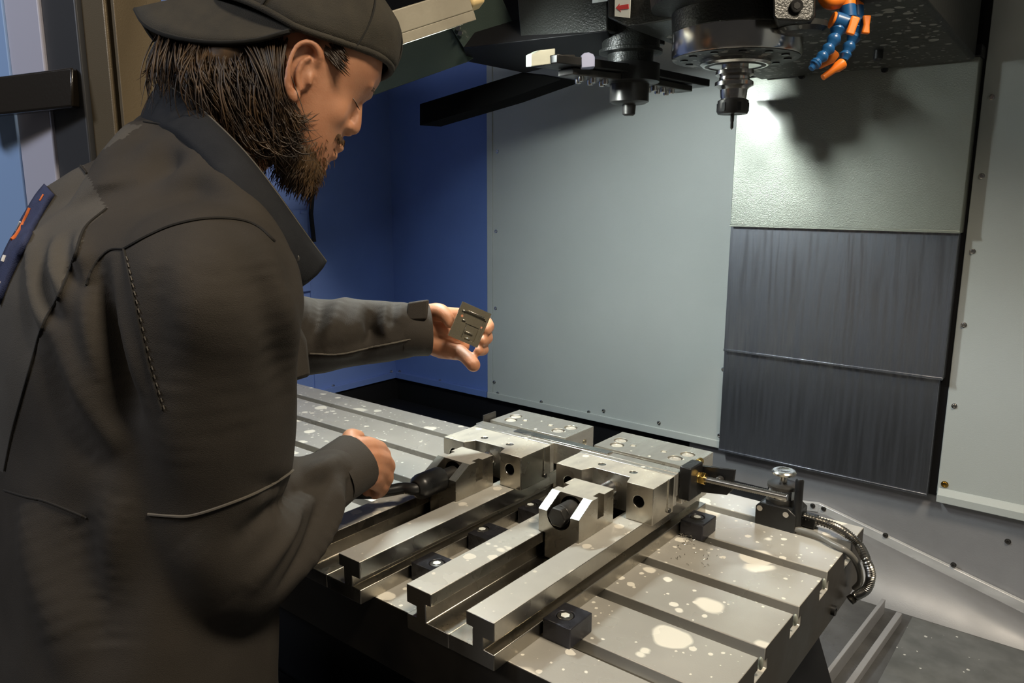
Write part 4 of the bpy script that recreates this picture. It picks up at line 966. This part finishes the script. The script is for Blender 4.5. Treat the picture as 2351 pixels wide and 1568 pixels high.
# trousers and boots
tr = MB(); tr.loft([[V((x+a*math.cos(2*math.pi*j/32), y+b*math.sin(2*math.pi*j/32), z)) for j in range(32)] for x, y, z, a, b in ((-.66, -.845, .06, .17, .125), (-.66, -.85, -.05, .185, .135), (-.66, -.855, -.15, .19, .14), (-.66, -.86, -.22, .17, .125))])
for s_ in (-1, 1): tube_rings(tr, [(-.66+s_*.09, -.86, -.12), (-.66+s_*.10, -.85, -.40), (-.66+s_*.105, -.86, -.66), (-.66+s_*.11, -.87, -.83)], [.105, .092, .078, .082], 20)
me = remesh(tr, .010, 6, .5, OFF); link('trousers', me, M['trouser'], pe, 0, 0); me.shade_smooth()
for s_ in (-1, 1):
    mb = MB(); x = -.66+s_*.11
    mb.loft([[V((x+a*math.cos(2*math.pi*j/20), -.82+c+b*math.sin(2*math.pi*j/20), z)) for j in range(20)] for z, a, b, c in ((-.899, .048, .135, 0), (-.87, .050, .138, 0), (-.85, .046, .12, -.01), (-.82, .046, .075, -.045), (-.76, .048, .055, -.055))])
    mb.build('boot', M['boot'], pe, smooth=60)
# ---- cap with the peak at the back
cp = MB(); rings = []; NA = 48
def rim_u(t): return 74+80*max(0, math.cos(t))**1.4+4*max(0, -math.cos(t))
CF, CA, CTOP = -54, 196, 286
for k in range(12):
    ph = math.pi/2*k/11*.985; r = []
    for j in range(NA):
        t = 2*math.pi*j/NA; cf = math.cos(ph)**.72; hs_ = math.sin(ph)
        u0 = rim_u(t)
        wob = (2.2*math.sin(5*t+2.2*k*.6)+1.5*math.sin(9*t-k))*(1 if 0 < k < 9 else 0)
        r.append(hp3(CF+14*hs_+CA*cf*math.cos(t)+wob, u0+(CTOP-u0)*hs_, (150*cf+wob)*math.sin(t)))
    rings.append(r)
v = [p for r in rings for p in r]; cp.add(v, [(i*NA+j, i*NA+(j+1) % NA, (i+1)*NA+(j+1) % NA, (i+1)*NA+j) for i in range(11) for j in range(NA)]+[tuple(range(11*NA, 12*NA))])
cap = cp.build('cap', M['cap'], pe, smooth=70); s_ = cap.modifiers.new('t', 'SOLIDIFY'); s_.thickness = .004; s_.offset = 1
q = []
for j in range(NA+1):
    t = 2*math.pi*j/NA; q.append(hp3(CF+(CA+2)*math.cos(t), rim_u(t)+3, 153*math.sin(t)))
MB().tube(q, .0045, 8).build('brim_band', M['cap'], cap, smooth=70)
for ta in (math.radians(52), math.radians(-52), math.radians(0), math.radians(112), math.radians(-112)):
    q = []
    for k in range(0, 12):
        ph = math.pi/2*k/11*.97; cf = math.cos(ph)**.72; u0 = rim_u(ta)
        q.append(hp3(CF+14*math.sin(ph)+(CA+8)*cf*math.cos(ta), u0+(CTOP+8-u0)*math.sin(ph), 158*cf*math.sin(ta)))
    MB().tube(q, .0013, 6).build('cap_seam', M['cap_under'], cap, smooth=60)
# peak: arched plate leaving the back rim
near_in = [px_h(*q) for q in ((668, 66, 150), (620, 40, 140), (560, 15, 112), (505, -6, 62), (480, -18, 0))]
near_out = [px_h(*q) for q in ((664, 72, 151), (585, 93, 142), (490, 98, 122), (395, 84, 88), (335, 58, 46), (311, 22, 0))]
def full(h_, n):
    c_ = curve(h_, 12); L_ = [c_[int(round(i*(len(c_)-1)/(n-1)))] for i in range(n)]
    return L_+[mirror(p) for p in L_[-2::-1]]
near_in = [p+HF*(30*K)+HU*(14*K)-EL*(p-HO).dot(EL)*.10 for p in near_in]
I_, O_ = full(near_in, 17), full(near_out, 17); NT = 7; v = []
for a_, b_ in zip(I_, O_):
    for k in range(NT): t = k/(NT-1); v.append(a_*(1-t)+b_*t+HU*(math.sin(math.pi*t)*7*K))
pk = MB(); pk.add(v, [(i*NT+k, i*NT+k+1, (i+1)*NT+k+1, (i+1)*NT+k) for i in range(len(I_)-1) for k in range(NT-1)])
po = pk.build('peak', M['cap'], cap, smooth=70); s_ = po.modifiers.new('t', 'SOLIDIFY'); s_.thickness = .005; s_.offset = 0
MB().tube(O_, .0032, 6).build('peak_edge', M['cap_under'], po, smooth=60)
# ---- hair: base mass and locks
hm = MB(); hm.loft([ring((a+b)/2, u, (a-b)/2, w_, 24, 2.0) for u, a, b, w_ in ((-185, -50, -140, 55), (-165, -30, -190, 88), (-130, -36, -232, 108), (-90, -50, -256, 122), (-40, -58, -238, 128), (0, -62, -200, 126), (30, -56, -150, 118))])
me = remesh(hm, .006, 6, .5, OFF)
hb = link('hair', me, M['hair'], pe, 0, 0); me.shade_smooth()
lk = MB()
def lock(p0, p1, p2, p3, r, n=9):
    P_ = [p0*(1-t)**3+p1*3*t*(1-t)**2+p2*3*t*t*(1-t)+p3*t**3 for t in [i/(n-1) for i in range(n)]]
    lk.tube(P_, [r*(.55+.9*math.sin(math.pi*min(.95, .15+i/(n-1)*.85))) * (1-.75*(i/(n-1))**3) for i in range(n)], 5)
rs = random.Random(3)
DOWN = V((0, 0, -1))
# side hair swept from under the cap behind the ear and down to the jaw
def wav(): return rs.uniform(-1, 1)
for i in range(620):
    s_ = rs.random()**.8; l = rs.uniform(100, 146)
    u0, v0 = 440+215*s_+rs.uniform(-10, 10), 74-14*s_+rs.uniform(-14, 6)
    e_u, e_v = 470+205*s_+rs.uniform(-45, 50), 285+80*s_+rs.uniform(-70, 40)
    c_ = wav()
    lock(px_h(u0, v0+8, l*.58), px_h(u0-34+c_*34, v0+95, l+11), px_h(e_u-52+wav()*52, e_v-90, l+rs.uniform(-8, 8)), px_h(e_u+rs.uniform(-20, 45), e_v, l-34*rs.random()), rs.uniform(.0004, .0011))
# swept over and behind the ear
for i in range(130):
    s_ = rs.random(); l = rs.uniform(122, 148)
    lock(px_h(540+125*s_, 76+rs.uniform(-6, 8), l*.8), px_h(585+60*s_, 115+rs.uniform(-8, 24), l+8), px_h(622+15*s_, 215+rs.uniform(-15, 25), l+2), px_h(645+rs.uniform(-15, 60), 300+rs.uniform(-30, 45), l-20), rs.uniform(.0004, .0010))
# curls at the ends towards the cheek
for i in range(110):
    u, v = rs.uniform(575, 690), rs.uniform(255, 352); l = rs.uniform(98, 128)
    lock(px_h(u-45, v-55, l), px_h(u-30, v+rs.uniform(-5, 10), l+8), px_h(u+5, v+rs.uniform(10, 34), l+6), px_h(u+rs.uniform(20, 55), v+rs.uniform(-22, 18), l-4), rs.uniform(.0005, .0012))
# back of the neck
for i in range(420):
    s_ = rs.random(); l = rs.uniform(-90, 110)
    u0, v0 = 372+150*s_, 58+rs.uniform(-12, 10); c_ = wav()
    lock(px_h(u0, v0+10, l*.55), px_h(u0-24+c_*10, v0+58, l), px_h(u0-36+34*s_+wav()*34, v0+110, l), px_h(u0-rs.uniform(10, 60)*(1-s_)+24*s_, v0+rs.uniform(90, 215), l*.9), rs.uniform(.0004, .0011))
# temple and brow wisps
for i in range(120):
    u, v = rs.uniform(738, 788), rs.uniform(105, 165)
    if v > 120+(u-735)*1.1: continue
    lock(px_h(u-10, v-16, 124), px_h(u, v-5, 130), px_h(u+8, v+6, 127), px_h(u+18, v+rs.uniform(8, 24), 119), rs.uniform(.0004, .0009))
lk.build('hair_locks', M['hair'], hb, smooth=80)['kind'] = 'stuff'
br = MB()
for i in range(30):
    a = rs.random(); c = hp3(138-28*a, 84+rs.uniform(-4, 5), 14+56*a); br.tube([c, c+(HF*-.004+EL*.006+HU*.001)], [.0008, .0003], 4)
for i in range(12):
    a = i/11; c = hp3(118-10*a, 34, 18+40*a); br.tube([c, c+HF*.007+HU*-.003], [.0006, .0002], 4)
br.build('brows_and_lashes', M['beard'], hb, smooth=80)
# beard: mass under chin and jaw plus short strands following the jaw
bd = MB()
bd.loft([ring((a+b)/2, u, (a-b)/2, w_, 24, 2.1) for u, a, b, w_ in ((-206, 104, 60, 30), (-190, 124, 34, 58), (-165, 133, 4, 74), (-140, 129, -14, 84), (-118, 112, -26, 90))])
me = remesh(bd, .004, 5, .5, OFF); bo_ = link('beard', me, M['beard'], pe, 0, 0); me.shade_smooth()
bs = MB(); btree = bvh_of(me, OFF); stree = bvh_of(bo.data, OFF)
for i in range(1500):
    u, v = rs.uniform(585, 770), rs.uniform(250, 446)
    # region: along jaw line and chin
    dj = (v-(250+ (u-590)*.55)) if u < 690 else v-(330+(u-690)*.25)
    if dj < rs.uniform(-30, 60): continue
    h = hit(u, v, stree); h2 = hit(u, v, btree)
    if h[0] is None and h2[0] is None: continue
    if h2[0] is not None and (h[0] is None or (h2[0]-CAM).length < (h[0]-CAM).length): h = h2
    if (h[0]-HO).length > .15: continue
    p = h[0]; n_ = h[1]; d_ = (HU*-.9+HF*rs.uniform(-.3, .5)+n_*rs.uniform(.15, .5)+EL*rs.uniform(-.3, .3)).normalized(); ln_ = rs.uniform(.006, .014)
    bs.tube([p-n_*.001, p+d_*ln_*.55+n_*.0015, p+d_*ln_], [.0006, .0005, .0002], 3)
# strands hanging from the chin outline
for i in range(260):
    a = rs.uniform(30, 128); c = hp3(a, -185+rs.uniform(-12, 20), rs.uniform(-50, 60)); d_ = (HU*-1+HF*rs.uniform(-.1, .5)).normalized()
    bs.tube([c, c+d_*.008, c+d_*rs.uniform(.012, .019)], [.0007, .0006, .0002], 3)
# moustache
for i in range(120):
    l = rs.uniform(-30, 42); c = hp3(133-abs(l)*.45, -52+rs.uniform(-8, 6), l); bs.tube([c, c+(HU*-.006+HF*.002+EL*math.copysign(.004, l))], [.0007, .0002], 3)
b_ = bs.build('beard_strands', M['beard'], bo_, smooth=80); b_['kind'] = 'stuff'
# ---- the plate in the left hand
wp = thing('machined_plate', dp(1077, 745, 1.245), 'small machined metal plate with pockets held in the raised left hand', 'workpiece')
c00, c10, c11, c01 = dp(1061, 692, 1.232), dp(1127, 721, 1.244), dp(1092, 798, 1.240), dp(1026, 769, 1.228)
ex, ey = (c10-c00), (c01-c00); en = ex.cross(ey).normalized(); en = en if en.dot(CAM-c00) > 0 else -en
ey = (ey-ex.normalized()*ey.dot(ex.normalized()))
def wq(a, b, z=0): return c00+ex*a+ey*b+en*z
def wbox(a0, a1, b0, b1, z0, z1, rot=0):
    return MB().hexa([wq(a0, b0, z0), wq(a1, b0, z0), wq(a1, b1, z0), wq(a0, b1, z0), wq(a0, b0, z1), wq(a1, b0, z1), wq(a1, b1, z1), wq(a0, b1, z1)])
cuts = [wbox(.20, .88, .20, .55, .0018, .01), wbox(.36, .82, .50, .92, .0006, .01), wbox(.10, .24, .22, .46, .0032, .01), wbox(.86, .93, .24, .80, .0034, .01)]
cy = MB(); cy.tube([wq(.17, .36, -.01), wq(.17, .36, .01)], .0022, 16); cuts.append(cy)
cy = MB(); cy.tube([wq(.88, .45, -.01), wq(.88, .45, .01)], .0018, 16); cuts.append(cy)
me = cut(wbox(0, 1, 0, 1, -.0005, .0050), cuts, wloc(wp)); pb = link('plate_body', me, [M['plate']], wp, .0004, 30)
for a0, a1, b0, b1, z1 in ((.27, .84, .16, .185, .0056), (.10, .22, .20, .225, .0054), (.22, .34, .44, .46, .0042), (.44, .72, .70, .715, .0040), (.52, .70, .86, .885, .0046), (.40, .415, .5, .9, .0042)):
    wbox(a0, a1, b0, b1, .002, z1).build('rib', M['bright'], pb, bevel=.0003)

# ---- swarf left on the table by the rear clamp
sw = MB(); rs2 = random.Random(11)
def curl(c, r, n, ph):
    P_ = [c+V((r*math.cos(ph+i*.7)*(1-.03*i), r*math.sin(ph+i*.7)*(1-.03*i), .0012+.0005*i)) for i in range(n)]
    sw.tube(P_, .0004, 4)
for i in range(46):
    p = on(rs2.gauss(1568, 26), rs2.gauss(1226, 14), 'z', .0006)
    if p.x > -.228: curl(p, rs2.uniform(.0015, .004), rs2.randint(5, 14), rs2.uniform(0, 6))
for i in range(30):
    p = on(rs2.uniform(1540, 1660), rs2.uniform(1250, 1320), 'z', .0006); a_ = rs2.uniform(0, 3.1); d_ = V((math.cos(a_), math.sin(a_), 0))*rs2.uniform(.002, .007)
    if abs(((p.y+.0118) % .125)-0) > .02: sw.tube([p, p+d_*.5+V((0, 0, .001)), p+d_], .0003, 4)
o = sw.build('metal_swarf', M['steel'], None, smooth=80); o['kind'] = 'stuff'; tag(o, 'fine curled metal swarf on the table by the rear clamp', 'swarf')
